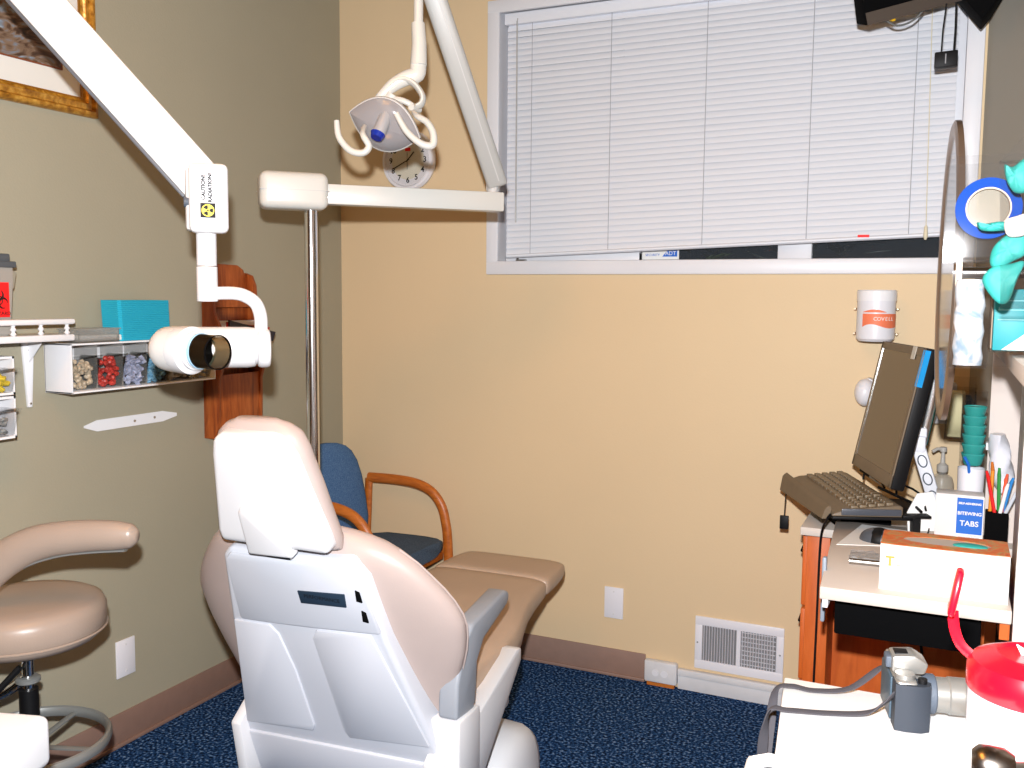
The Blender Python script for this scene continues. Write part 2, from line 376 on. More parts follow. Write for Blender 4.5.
# clock
cx, cz = .330, 1.911
t = thing('wall_clock', 'white round wall clock behind the dental lamp', 'clock', (cx, 0, cz - .13))
obj('case', MB().lathe([(.108, 0), (.115, .008), (.117, .02), (.111, .032), (.102, .034), (.097, .026), (.0, .024)], (cx, 0, cz), -Y, 48), plate_m, t)
obj('dial', MB().cyl((cx, -.0245, cz), (cx, -.0255, cz), .097, seg=48), mat('clock_dial', 'D9D5C4', .6), t)
for k in range(1, 13):
    a = math.pi / 2 - k * math.pi / 6
    obj('numeral', text_mb(str(k), (cx + .076 * math.cos(a), -.0262, cz + .076 * math.sin(a)), X, Z, .030, bold=.0006), inkblack, t)
for ang, L, ww in ((R(47), .05, .004), (R(205), .074, .003)):
    d = V((math.cos(ang), 0, math.sin(ang)))
    obj('hour_hand' if L < .06 else 'minute_hand', MB().obox(V((cx, -.0285, cz)) + d * (L / 2 - .008), d, Y, d.cross(Y), L, .001, ww), inkblack, t)
obj('second_hand', MB().box((cx - .0006, -.031, cz - .035), (cx + .0006, -.030, cz + .03)), inkblack, t)
obj('dial_mark', MB().box((cx - .012, -.0265, cz + .035), (cx + .012, -.0256, cz + .048)), redlabel, t, 'small red mark below twelve')
obj('crystal', MB().cyl((cx, -.0345, cz), (cx, -.0355, cz), .099, seg=48), clear, t)

# wipes canister in a wire ring holder
cx = 2.052
t = thing('wall_canister', 'white canister with orange label in a wall holder on the yellow wall', 'canister', (cx, -.075, 1.262))
obj('body', MB().lathe([(.048, 0), (.056, .008), (.057, .02), (.0565, .125)], (cx, -.075, 1.262), Z, 40), plate_m, t)
obj('lid', MB().lathe([(.0585, 0), (.0585, .03), (.055, .034), (.0, .035)], (cx, -.075, 1.387), Z, 40), plastic, t)
def wrap(cx, cy, r, a0, a1, zs, n=24):
    """curved label patch: zs(f)->(z0,z1), angle measured from -Y to +X"""
    b = MB(); P = [];
    for k in range(n + 1):
        f = k / n; a = a0 + (a1 - a0) * f; z0, z1 = zs(f); d = V((math.sin(a), -math.cos(a), 0))
        P.append([V((cx, cy, z0)) + d * r, V((cx, cy, z1)) + d * r, V((cx, cy, z1)) + d * (r + .0006), V((cx, cy, z0)) + d * (r + .0006)])
    return b.loft(P)
obj('orange_label', wrap(cx, -.075, .0572, R(-38), R(85), lambda f: (1.307 + .012 * math.sin(f * 6) * (1 - f) , 1.348)), orange, t)
obj('label_stripe', wrap(cx, -.075, .0572, R(-38), R(35), lambda f: (1.352, 1.353 + .008 * math.sin(f * math.pi))), orange, t)
for k, ch in enumerate('COVELL'):
    a = R(2 + k * 11); d = V((math.sin(a), -math.cos(a), 0))
    obj('lettering', text_mb(ch, V((cx, -.075, 1.332)) + d * .0582, V((math.cos(a), math.sin(a), 0)), Z, .016), paper, t)
for z in (1.285, 1.362):
    b = MB(); pts = [(cx + .064 * math.sin(a), -.075 - .064 * math.cos(a) * -1, z) for a in [R(-150 + k * 10) for k in range(31)]]
    pts = [(cx + .062 * math.sin(a), -.075 + .062 * math.cos(a), z) for a in [R(-90 + k * 7.5) for k in range(25)]]
    b.tube(pts, .003, 8); b.box((cx - .05, -.016, z - .006), (cx + .05, 0, z + .006), .002)
    for s in (-1, 1): b.cyl((cx + .062 * s, -.08, z), (cx + .062 * s, -.012, z), .003, seg=8)
    obj('holder_ring', b, mat('holder_beige', 'B9A68C', .4, metal=.3), t)
# small round white dispensers on the same wall
t = thing('wall_hook_cup', 'small round white holder on the yellow wall, left edge of the monitor', 'holder', (2.03, 0, 1.06))
obj('cup', MB().ball((2.028, -.05, 1.098), .04, (.8, 1, 1.1)), plate_m, t)
obj('mount', MB().cyl((2.036, 0, 1.125), (2.036, -.05, 1.125), .018, seg=20, bev=.003), plate_m, t)
t = thing('paper_cup_dispenser', 'round white dispenser on the yellow wall behind the monitor arm', 'dispenser', (2.24, 0, 1.02))
obj('bowl', MB().lathe([(.0, 0), (.03, .002), (.042, .02), (.046, .06), (.046, .12), (.04, .128), (0, .13)], (2.245, -.06, 1.015), Z, 32), plate_m, t)
obj('mount', MB().box((2.22, -.03, 1.04), (2.27, 0, 1.12), .005), plate_m, t)

# ------------------------------------------------------------ left wall things
# framed picture (hangs on the left wall)
t = thing('framed_picture', 'gilt framed picture with white mat above the shelf, cut by the frame edge', 'picture', (0, -1.60, 1.88))
y0, y1, z0, z1 = -2.02, -1.214, 1.888, 2.50
def frame_side(b, a, c, nrm):
    prof = [(0, .004), (0, .020), (.010, .026), (.020, .018), (.034, .022), (.044, .012), (.048, .004)]
    return prof
b = MB(); prof = [(0, .002), (0, .018), (.007, .026), (.014, .026), (.020, .017), (.034, .021), (.042, .012), (.046, .010), (.046, .002)]
rings = []
for (cy, cz_, sy, sz) in ((y0, z0, 1, 1), (y1, z0, -1, 1), (y1, z1, -1, -1), (y0, z1, 1, -1)):
    rings.append([(h, cy + sy * d, cz_ + sz * d) for d, h in prof])
b.loft(rings, closed=True); obj('frame', b, gold, t, sharp=.9)
obj('inner_lip', MB().loft([[(h, cy + sy * d, cz_ + sz * d) for d, h in ((.046, .004), (.046, .012), (.050, .012), (.050, .004))] for (cy, cz_, sy, sz) in ((y0, z0, 1, 1), (y1, z0, -1, 1), (y1, z1, -1, -1), (y0, z1, 1, -1))], closed=True), goldflat, t)
obj('mat_board', MB().box((.002, y0 + .045, z0 + .045), (.006, y1 - .045, z1 - .045)), matboard, t)
obj('print', MB().box((.006, y0 + .11, 2.005), (.008, y1 - .112, 2.40)), printm, t)
obj('print_border', MB().loft([[(h, cy + sy * d, cz_ + sz * d) for d, h in ((0, .006), (0, .009), (.004, .009), (.004, .006))] for (cy, cz_, sy, sz) in ((y0 + .106, 2.001, 1, 1), (y1 - .108, 2.001, -1, 1), (y1 - .108, 2.404, -1, -1), (y0 + .106, 2.404, 1, -1))], closed=True), mat('rust_border', '7A4020', .5), t)

# galley rail shelf
t = thing('gallery_shelf', 'white shelf with a spindle rail holding the sharps bin', 'shelf', (.06, -1.7, 1.262))
obj('board', MB().box((0, -2.1, 1.262), (.128, -1.412, 1.280), .004), plastic, t)
obj('top_rail', MB().box((.110, -2.1, 1.306), (.128, -1.408, 1.322), .006), plastic, t)
for y in (-1.43, -1.51, -1.59, -1.66, -1.74, -1.82, -1.90, -1.98, -2.06):
    obj('spindle', MB().lathe([(.004, 0), (.008, .004), (.004, .010), (.008, .016), (.004, .022), (.006, .027)], (.119, y, 1.280), Z, 14), plastic, t)
for y in (-1.463, -2.0):
    b = MB(); b.prism([(y - .018, 1.262), (y + .018, 1.262), (y + .006, 1.08), (y - .006, 1.08)], (0, 0, 0), Y, Z, X, .010, .002)
    b.prism([(.008, 1.262), (.06, 1.262), (.06, 1.254), (.008, 1.20)], (0, y - .002, 0), X, Z, Y, .004)
    obj('strut', b, plastic, t)
    for z in (1.09, 1.235): obj('screw', MB().cyl((.010, y, z), (.012, y, z), .003, seg=10), steel, t)

# sharps bin
t = thing('sharps_bin', 'translucent sharps bin with a grey lid and red biohazard label', 'bin', (.07, -1.68, 1.28))
rings = []
for z, hx, hy in ((1.280, .038, .085), (1.285, .042, .092), (1.42, .048, .100), (1.452, .048, .100)):
    rings.append([(.058 + sx * hx, -1.675 + sy * hy, z) for sx, sy in ((-1, -1), (1, -1), (1, 1), (-1, 1))])
obj('body', MB().loft(rings), mat('milky_plastic', '9A948C', .4), t, 'milky grey body')
obj('lid', MB().box((.006, -1.785, 1.452), (.112, -1.567, 1.468), .003).box((.012, -1.775, 1.466), (.104, -1.578, 1.487), .004), mat('lid_grey', '50555A', .5), t, 'dark grey lid')
obj('side_flap', MB().loft([[(.02, -1.574, 1.452), (.09, -1.574, 1.452), (.09, -1.574, 1.40), (.02, -1.574, 1.40)], [(.03, -1.545, 1.44), (.08, -1.545, 1.44), (.08, -1.553, 1.40), (.03, -1.553, 1.40)]]), mat('milky_beige', 'A89F8C', .4), t)
lb = obj('hazard_label', MB().box((.1055, -1.77, 1.328), (.1072, -1.588, 1.415)), redlabel, t)
b = MB(); by, bz = -1.618, 1.370
for k in range(3):
    a0 = R(90 + 120 * k); c = V((.1078, by + .014 * math.cos(a0), bz + .014 * math.sin(a0)))
    b.tube([c + V((0, .0125 * math.cos(q), .0125 * math.sin(q))) for q in [a0 + R(35) + R(290) * j / 16 for j in range(17)]], [.0008 + .0022 * math.sin(math.pi * j / 16) for j in range(17)], 6)
b.tube([V((.1078, by + .011 * math.cos(R(q)), bz + .011 * math.sin(R(q)))) for q in range(0, 360, 20)], .0011, 6, closed=True)
obj('biohazard_symbol', b, inkblack, t)
obj('lettering', text_mb('BIOHAZARD', (.1078, by - .005, 1.337), Y, Z, .013), inkblack, t)

# tip-out bins at the left edge
def tip_bin(y0, y1, z0, z1, xf, stuff_m, label, grp):
    t = thing('tip_out_bin', label, 'bin', (0, (y0 + y1) / 2, z0), group=grp)
    b = MB(); b.box((0, y0, z0), (xf - .02, y1, z0 + .006)); b.box((0, y0, z1 - .006), (xf - .02, y1, z1)); b.box((0, y0, z0), (xf - .02, y0 + .005, z1)); b.box((0, y1 - .005, z0), (xf - .02, y1, z1)); b.box((0, y0, z0), (.004, y1, z1))
    obj('housing', b, plastic, t)
    b = MB(); ya, yb = y0 + .008, y1 - .008
    b.prism([(xf - .03, z0 + .01), (xf - .02, z0 + .008), (xf + .004, z1 - .03), (xf - .002, z1 - .03), (xf - .024, z0 + .014)], (0, ya, 0), X, Z, Y, yb - ya)
    b.prism([(.01, z0 + .01), (xf - .02, z0 + .008), (xf + .004, z1 - .03), (.03, z1 - .03)], (0, ya, 0), X, Z, Y, .002)
    b.prism([(.01, z0 + .01), (xf - .02, z0 + .008), (xf + .004, z1 - .03), (.03, z1 - .03)], (0, yb - .002, 0), X, Z, Y, .002)
    b.box((xf - .006, ya, z1 - .034), (xf + .014, yb, z1 - .028), .001)
    obj('drawer', b, clear, t)
    b = MB()
    for k in range(44):
        c = V((random.uniform(.05, xf - .022), random.uniform(ya + .01, yb - .01), random.uniform(z0 + .015, z0 + (z1 - z0) * .55)))
        d = V((random.uniform(-1, 1), random.uniform(-1, 1), random.uniform(-.4, .4))).normalized(); b.obox(c, d, d.orthogonal(), d.cross(d.orthogonal()), .022, .012, .008, .002)
    o = obj('contents', b, stuff_m, t); o['kind'] = 'stuff'
    return t
tip_bin(-1.74, -1.575, 1.130, 1.228, .118, yellowb, 'clear tip-out bin of yellow packets, left edge under the shelf', 'wall bins under the gallery shelf')
tip_bin(-1.74, -1.575, 1.018, 1.126, .118, mat('grey_bits', '8F8F8C', .4, noise=(50, .4)), 'clear tip-out bin of grey bits, below the yellow one', 'wall bins under the gallery shelf')

# six-bin tip-out drawer cabinet
t = thing('supply_organizer', 'white wall cabinet of small clear tip-out bins', 'organizer', (.05, -1.13, 1.11))
y0, y1, z0, z1, xf = -1.408, -.855, 1.115, 1.252, .105
b = MB(); b.box((0, y0, z0), (xf, y0 + .004, z1), .001); b.box((0, y1 - .004, z0), (xf, y1, z1), .001); b.box((0, y0, z1 - .005), (xf, y1, z1), .001); b.box((0, y0, z0), (xf, y1, z0 + .005), .001); b.box((0, y0, z0), (.003, y1, z1))
obj('housing', b, plastic, t)
cols = ['B8A890', 'B5352C', '9AA0B8', '6FA6C4', 'A8A49C', 'C4B48C']; n = 6; wbin = (y1 - y0 - .012) / n
for k in range(n):
    ya = y0 + .006 + k * wbin + .002; yb = ya + wbin - .004; b = MB()
    b.prism([(xf - .020, z0 + .008), (xf - .017, z0 + .008), (xf + .006, z1 - .036), (xf + .002, z1 - .036)], (0, ya, 0), X, Z, Y, yb - ya)
    for yy in (ya, yb - .0015): b.prism([(.012, z0 + .008), (xf - .018, z0 + .008), (xf + .004, z1 - .036), (.03, z1 - .036)], (0, yy, 0), X, Z, Y, .0015)
    b.box((xf - .002, ya, z1 - .038), (xf + .013, yb, z1 - .034), .001)
    b.box((xf - .004, ya, z1 - .030), (xf - .001, yb, z1 - .007))
    dr = obj('tip_out_drawer', b, clear, t)
    b = MB(); mm = mat('supplies_' + cols[k], cols[k], .45, noise=(90, .5))
    for q in range(60):
        zz = random.uniform(z0 + .014, z1 - .045); c = V((random.uniform(.066, xf - .026 + (zz - z0) * .2), random.uniform(ya + .009, yb - .009), zz))
        d = V((random.uniform(-1, 1), random.uniform(-1, 1), random.uniform(-1, 1))).normalized()
        if k < 2: b.lathe([(.003, -.006), (.007, -.003), (.007, .003), (.003, .006)], c, d, 10)
        else: b.obox(c, d, d.orthogonal(), d.cross(d.orthogonal()), .026, .012, .005, .001)
    o = obj('supplies', b, mm, dr); o['kind'] = 'stuff'
    obj('divider', MB().box((.003, ya - .003, z0 + .005), (xf - .012, ya - .0015, z1 - .005)), cloudy, t)

t = thing('clear_tray', 'shallow cloudy plastic tray on the left end of the bin cabinet', 'tray', (.05, -1.27, 1.2525))
b = MB(); b.box((.02, -1.375, 1.2525), (.098, -1.236, 1.2545)); b.box((.096, -1.375, 1.2525), (.098, -1.236, 1.290)); b.box((.02, -1.375, 1.2525), (.022, -1.236, 1.290)); b.box((.02, -1.375, 1.2525), (.098, -1.373, 1.290)); b.box((.02, -1.238, 1.2525), (.098, -1.236, 1.290)); b.box((.016, -1.379, 1.288), (.102, -1.232, 1.292))
obj('box', b, cloudy, t)
obj('folded_papers', MB().box((.03, -1.36, 1.2552), (.088, -1.21, 1.272), .003), paper, t)
b = MB(); rings = []
for k, z in enumerate([1.2525 + i * .0028 for i in range(43)]):
    j = .0012 * ((k % 2) * 2 - 1); lean = (z - 1.2525) * .10
    rings.append([(.015, -1.215 - lean * .6 + j, z), (.020, -1.222 - lean * .6 + j, z), (.085 + j, -1.222 - lean * .6, z), (.092 + j, -1.214 - lean * .6, z), (.092 + j, -1.035 - lean * .3, z), (.015, -1.035 - lean * .3, z)])
b.loft(rings)
t = obj('napkin_stack', b, teal, sharp=.3); tag(t, 'stack of turquoise bibs on top of the bin cabinet', 'napkins')
# bent steel wall bracket
t = thing('empty_wall_bracket', 'empty white bent bracket screwed to the olive wall under the bins', 'bracket', (0, -1.10, .99))
b = MB(); b.prism([(-1.24, .985), (-.985, .985), (-.925, .996), (-.925, 1.006), (-.985, 1.018), (-1.24, 1.018), (-1.285, 1.006), (-1.285, 1.0)], (0, 0, 0), Y, Z, X, .003)

obj('plate', b, plastic, t)
for y in (-1.10, -1.02): obj('screw', MB().cyl((.003, y, 1.002 if y > -1.05 else 1.0), (.005, y, 1.002 if y > -1.05 else 1.0), .004, seg=10), steel, t)

# oak magazine rack
t = thing('magazine_rack', 'oak wall magazine rack with scalloped sides behind the x-ray head', 'rack', (0, -.66, .90))
y0, y1 = -.800, -.575
sidep = [(0, .905), (.045, .905), (.062, .95), (.066, 1.10), (.085, 1.16), (.085, 1.26), (.05, 1.33), (.045, 1.42), (.03, 1.455), (0, 1.465)]
obj('side_panel', MB().prism(sidep, (0, y0, 0), X, Z, Y, .014, .002), wood, t)
obj('side_panel', MB().prism(sidep, (0, y1 - .014, 0), X, Z, Y, .014, .002), wood, t)
bp = [(y0 + .014, .905), (y1 - .014, .905), (y1 - .014, 1.44), (y1 - .03, 1.475), (y1 - .06, 1.49), (y0 + .014, 1.492)]
obj('back_panel', MB().prism(bp, (0, 0, 0), Y, Z, X, .012, .002), wood, t)
obj('front_panel', MB().box((.050, y0 + .014, .93), (.060, y1 - .014, 1.12), .002), wood, t)
obj('pocket_panel', MB().box((.062, y0 + .014, 1.14), (.074, y1 - .014, 1.245), .002), wood, t)
obj('cross_rail', MB().box((.034, y0 + .014, 1.345), (.044, y1 - .014, 1.40), .002), wood, t)
obj('bottom_shelf', MB().box((.012, y0 + .014, .92), (.05, y1 - .014, .932)), wood, t)
for k, (mm, lab) in enumerate(((paper, 'white-paged magazine leaning in the oak rack'), (mat('magazine_red', 'B03028', .4), 'red-edged magazine curling out over the oak rack pocket'), (mat('magazine_dark', '2C2A30', .4), 'dark magazine curling out past the right side of the oak rack'))):
    b = MB(); rings = []; e = (0, .008, .018)[k]
    for f in [i / 10 for i in range(11)]:
        y = y0 + .035 + (y1 - y0 - .055 + e) * f; xx = .018 + k * .009 + (.012 + e * .8) * f * f + (.045 if k else .0)
        zb_, zt_ = (1.15, 1.30) if k == 0 else (1.252 - .012 * f * k, 1.292 + .006 * k - .022 * f * k)
        rings.append([(xx, y, zb_), (xx + .007, y, zb_), (xx + .007 + .012 * f, y, zt_), (xx + .012 * f, y, zt_)])
    b.loft(rings); tag(obj('magazine', b, mm), lab, 'magazine', 'magazines in the oak rack')

# ------------------------------------------------------------ x-ray unit (arm comes down from the wall bracket)
xwhite2 = xwhite
t = thing('dental_xray_unit', 'white dental x-ray head hanging from a long jointed wall arm', 'x-ray machine', (0, -2.3, 2.2))
ca = V((.827, -1.639, 1.598)); cb = V((.213, -1.899, 2.336)); ad = (cb - ca).normalized(); ca += ad * .012  # arm ends pushed back along the line of sight from the camera, then baked
nrm = V((1.432, -1.578, -.205)); nrm = (nrm - ad * nrm.dot(ad)).normalized(); wd = ad.cross(nrm).normalized()  # baked direction from the arm to the camera, broad face turned that way
mid = (ca + cb) / 2 + ad * .02
L = (cb - ca).length
obj('scissor_arm', MB().obox(mid, ad, wd, nrm, L, .090, .055, .006), xwhite, t)
obj('arm_underside_shade', MB().obox(mid - wd * .0475 * (1 if (wd.z > 0) else -1) - nrm * .006, ad, wd, nrm, L - .01, .009, .04, .003), mat('arm_shadow_grey', '5A5A5E', .5), t, 'lower side of the arm, its shade painted as a grey strip')  # darker grey paints the shade on the arm's lower side
b = MB(); b.cyl(cb - Z * .08, cb + Z * .08, .045, bev=.006); wa = V((.02, -2.31, 2.33)); wb = V((cb.x, cb.y, 2.33)); b.obox((wa + wb) / 2, wb - wa, (wb - wa).cross(Z), Z, (wb - wa).length, .06, .06, .008)
obj('wall_arm', b, xwhite, t); obj('wall_mount', MB().box((0, -2.42, 2.1), (.04, -2.2, 2.5), .01), xwhite, t)
# yoke box with label
F = V((.678, -.735, 0)).normalized(); S = V((-F.y, F.x, 0))          # F = baked direction to the camera, S = to the right in view
yc = V((.850, -1.682, 1.588))
obj('yoke_box', MB().obox(yc, S, Z, F, .078, .142, .05, .012, 3), xwhite, t)
obj('yoke_back', MB().obox(yc - F * .04 - S * .012, S, Z, F, .07, .13, .04, .008), xgrey, t)
obj('lock_knob', MB().cyl(yc - S * .05 - F * .03 + Z * -.005, yc - S * .035 - F * .03 + Z * -.005, .012, seg=16, bev=.002), dgrey, t)
sq = yc + F * .0256 + Z * -.026 - S * .002
obj('warning_square', MB().obox(sq, S, Z, F, .030, .030, .001), inkblack, t)
obj('warning_disc', MB().cyl(sq, sq + F * .0012, .0125, seg=28), mat('warning_yellow', 'E8D820', .5), t)
b = MB()
for k in range(3):
    a = R(0 + 120 * k); pts = [(.0035 * math.cos(a + q), .0035 * math.sin(a + q)) for q in (R(-30), R(30))] + [(.0105 * math.cos(a + q), .0105 * math.sin(a + q)) for q in (R(30), R(15), 0, R(-15), R(-30))]
    b.prism(pts, sq + F * .0012, S, Z, F, .0006)
b.cyl(sq + F * .0012, sq + F * .0018, .002, seg=12)
obj('trefoil', b, inkblack, t)
obj('lettering', text_mb('CAUTION!', sq + Z * .046 - S * .008 + F * .0006, Z, -S, .0105, bold=.0005), inkblack, t)
obj('lettering', text_mb('RADIATION!', sq + Z * .046 + S * .005 + F * .0006, Z, -S, .0105, bold=.0005), inkblack, t)
st = V((.832, -1.672, 1.525))
obj('stem', MB().cyl(st, st - Z * .075, .0205, seg=28), xwhite, t)
obj('lower_stem', MB().cyl(st - Z * .0765, st - Z * .150, .0215, seg=28, bev=.002), xwhite, t)
top = st - Z * .135
def sv(s, z, f=0): return top + S * s + Z * z + F * f
obj('yoke_arm', MB().tube([sv(.01, .002), sv(.05, .003), sv(.075, -.002), sv(.098, -.018), sv(.108, -.045), sv(.109, -.08), sv(.109, -.125)], [.0135] * 7, 16, flat=(1, 1.05), smooth=5), xwhite, t)
obj('pivot_cap', MB().cyl(sv(.100, -.115), sv(.128, -.115), .042, seg=32, bev=.008), xwhite, t)
# tube housing (horizontal) and cone pointing to camera right
hz = -.113
obj('tube_housing', MB().tube([sv(-.075, hz, -.015), sv(-.07, hz, -.015), sv(.08, hz, -.005), sv(.095, hz, -.004), sv(.101, hz, -.004)], [.030, .044, .044, .042, .034], 32), xwhite, t)
ax = (F * math.cos(R(43)) + S * math.sin(R(43)) + Z * -.02).normalized()
c0 = sv(-.085, hz - .002, -.020)
def al(d): return c0 + ax * d
obj('tube_head', MB().lathe([(.0, -.022), (.022, -.020), (.038, -.012), (.046, .002), (.048, .02), (.049, .045)], c0, ax, 40), mat('xray_head_grey', 'D2D1CF', .4), t)
obj('front_collar', MB().lathe([(.049, .0455), (.050, .049), (.050, .078), (.045, .082), (.041, .084), (.041, .092), (.038, .095), (.038, .100), (.0, .1005)], c0, ax, 40), xwhite, t)
obj('port_ring', MB().lathe([(.0365, .100), (.0375, .1005), (.0375, .1065), (.0365, .107)], c0, ax, 40, cap=False), mat('pale_blue_ring', '9CC4DC', .4), t)
obj('port_disc', MB().cyl(al(.1006), al(.102), .0355, seg=36), mat('glossy_black', '050505', .3, spec=.2), t)
obj('position_cone', MB().lathe([(.0355, .102), (.0355, .152), (.034, .152), (.034, .102)], c0, ax, 40, cap=False), smoke, t)
obj('cone_rim', MB().lathe([(.0358, .149), (.0362, .153), (.0342, .153), (.0342, .149)], c0, ax, 40, cap=False), matblack, t)

# ------------------------------------------------------------ dental lamp on pole
camR, camU, camF = V((.907, .421, .009)), V((-.047, .081, .996)), V((-.418, .904, -.093))   # camera right, up and forward axes, rounded and reused for the lamp head
px_, py_ = .612, -1.018
t = thing('dental_lamp', 'dental lamp on a jointed white arm and chrome pole', 'lamp', (px_, py_, 0))
obj('pole', MB().cyl((px_, py_, .03), (px_, py_, 1.64), .0185, seg=32), chrome, t)
obj('floor_plate', MB().lathe([(.11, 0), (.11, .014), (.04, .022), (.03, .05), (.02, .055)], (px_, py_, 0), Z, 32), greymetal, t)
bd = V((1.055, -.585, 1.690)) - V((.60, -1.03, 1.690)); bd.normalize(); bn = bd.cross(Z)
bd2 = V((1.03, -.60, 0)) - V((.60, -1.03, 0)); bd2.normalize()
def al2(s, z, f=0): return V((px_, py_, 0)) + bd2 * s + Z * z + bd2.cross(Z) * f
obj('pivot_head', MB().obox(al2(-.049, 1.678) , bd2, Z, bd2.cross(Z), .187, .102, .10, .022, 4), lampwhite, t)
obj('head_seam', MB().obox(al2(-.049, 1.678), bd2, Z, bd2.cross(Z), .1875, .0015, .1005), xgrey, t)
obj('fixed_arm', MB().obox(al2(.295, 1.673), bd2, Z, bd2.cross(Z), .55, .056, .05, .003), lampwhite, t)
obj('arm_knuckle', MB().cyl(al2(.542, 1.69), al2(.542, 1.735), .018, seg=20).box((-.018, -.012, -.02), (.018, .012, .05), .004, Matrix.Translation(al2(.542, 1.725))), xgrey, t)
e0 = al2(.558, 1.722); e1 = V((.925, -.94, 2.30)); dd = (e1 - e0).normalized(); nn = V((1.20, -2.55, -.33)); nn = (nn - dd * nn.dot(dd)).normalized(); ww = dd.cross(nn)  # spring arm face turned to the camera by a rounded, baked direction
obj('spring_arm', MB().obox((e0 + e1) / 2, dd, ww, nn, (e1 - e0).length, .062, .05, .012, 3), mat('lamp_arm_white', 'A9A9A6', .4), t)
obj('arm_groove', MB().obox((e0 + e1) / 2 + nn * .0252 + ww * .008, dd, ww, nn, (e1 - e0).length - .04, .003, .001), xgrey, t)
obj('arm_end', MB().cyl(e1 - camR * .05 + Z * .02, e1 + camR * .02 + Z * .02, .035, seg=24, bev=.005), lampwhite, t)
sx, sy = .952, -1.000
obj('upper_stem', MB().cyl((sx, sy, 2.10), (sx - .005, sy + .01, 2.33), .0125, seg=20), lampwhite, t)
obj('lower_stem', MB().tube([(sx, sy - .002, 2.105), (.958, -1.006, 2.05), (.958, -1.010, 1.995)], [.018, .0195, .0225], 20), lampwhite, t)
obj('neck', MB().tube([(.958, -1.010, 2.0), (.955, -1.014, 1.972), (.933, -1.028, 1.962), (.905, -1.043, 1.945), (.882, -1.056, 1.922), (.862, -1.064, 1.903)], [.0215, .022, .020, .018, .014, .009], 18, flat=(1, .8), smooth=4), lampwhite, t)
obj('yoke_band', MB().tube([(.905, -1.040, 1.952), (.93, -1.03, 1.956), (.955, -1.02, 1.942), (.972, -1.013, 1.915), (.970, -1.015, 1.895), (.958, -1.024, 1.884)], .014, 12, flat=(.6, 1.4), up=camF, smooth=4), lampwhite, t)
obj('yoke_hinge', MB().cyl((.957, -1.045, 1.882), (.957, -1.005, 1.882), .009, seg=16), lampwhite, t)
obj('yoke_inner_arm', MB().tube([(.90, -1.05, 1.905), (.925, -1.045, 1.902), (.945, -1.035, 1.893), (.955, -1.026, 1.884)], .008, 10, smooth=3), lampwhite, t)
# reflector: vesica-shaped shallow dish
hc = V((.889, -1.066, 1.838)); mj = (camR * math.cos(R(20)) - camU * math.sin(R(20))).normalized(); hn = (-camF * .80 - camU * .55 - camR * .2); hn = (hn - mj * hn.dot(mj)).normalized(); mn = hn.cross(mj).normalized()
if mn.z < 0: mn = -mn
def vesica(sc, depth, a=.098, bb=.072, n=40):
    P = []
    for k in range(n):
        q = 2 * math.pi * k / n; x = math.cos(q); y = math.copysign((1 - abs(x) ** 2.1), math.sin(q)) if abs(math.sin(q)) > 1e-6 else 0
        P.append(hc + mj * (a * sc * x) + mn * (bb * sc * y) + hn * depth)
    return P
obj('reflector', MB().loft([vesica(1, .0), vesica(.93, -.022), vesica(.7, -.045), vesica(.35, -.058), vesica(.05, -.062)], cap=False), mat('reflector_silver', 'A9A5AA', .25, metal=.7), t)
obj('shield', MB().loft([vesica(1.01, .001), vesica(.9, .012), vesica(.6, .022), vesica(.25, .026), vesica(.02, .027)], cap=False), shield, t)
obj('shield_rim', MB().loft([[p + (p - hc).normalized() * .002 + hn * -.003, p + (p - hc).normalized() * .002 + hn * .003, p - (p - hc).normalized() * .001 + hn * .004, p - (p - hc).normalized() * .001 + hn * -.003] for p in vesica(1.0, 0)], closed=True), mat('rim_grey', 'B5B2AE', .4), t)
bulbm = mat('frosted_bulb', '9C9A9B', .3)
obj('bulb_post', MB().cyl(hc + camU * .044 + camR * .018 - camF * .022, hc - camU * .038 - camR * .014 - camF * .034, .018, seg=20, bev=.003), bulbm, t)
obj('bulb_collar', MB().cyl(hc + camU * .052 + camR * .021 - camF * .020, hc + camU * .034 + camR * .014 - camF * .024, .0195, seg=20), chrome, t)
obj('bulb_tip', MB().cyl(hc - camU * .034 - camR * .013 - camF * .036, hc - camU * .046 - camR * .017 - camF * .040, .020, .015, seg=20), mat('cobalt_tip', '1B2E8C', .15), t)
obj('rear_boss', MB().tube([hc - hn * .055 + mn * .02, V((.888, -1.05, 1.90)), V((.90, -1.048, 1.92))], [.03, .022, .014], 16), lampwhite, t)
lh = [V(p) for p in [(0.807, -1.166, 1.837), (0.814, -1.166, 1.795), (0.842, -1.157, 1.761), (0.872, -1.144, 1.755), (0.885, -1.136, 1.773), (0.87, -1.14, 1.801), (0.848, -1.10, 1.830)]]
rh = [V(p) for p in [(0.951, -1.11, 1.855), (0.973, -1.10, 1.813), (1.001, -1.09, 1.785), (1.022, -1.078, 1.774), (1.034, -1.066, 1.779), (1.031, -1.060, 1.808), (1.013, -1.058, 1.836), (0.985, -1.058, 1.853), (.962, -1.04, 1.868)]]
obj('handle', MB().tube(lh, [.007, .0085, .009, .009, .009, .008, .006], 12, smooth=4), lampwhite, t)
obj('handle', MB().tube(rh, [.007, .0085, .009, .010, .010, .009, .009, .008, .007], 12, smooth=4), lampwhite, t)

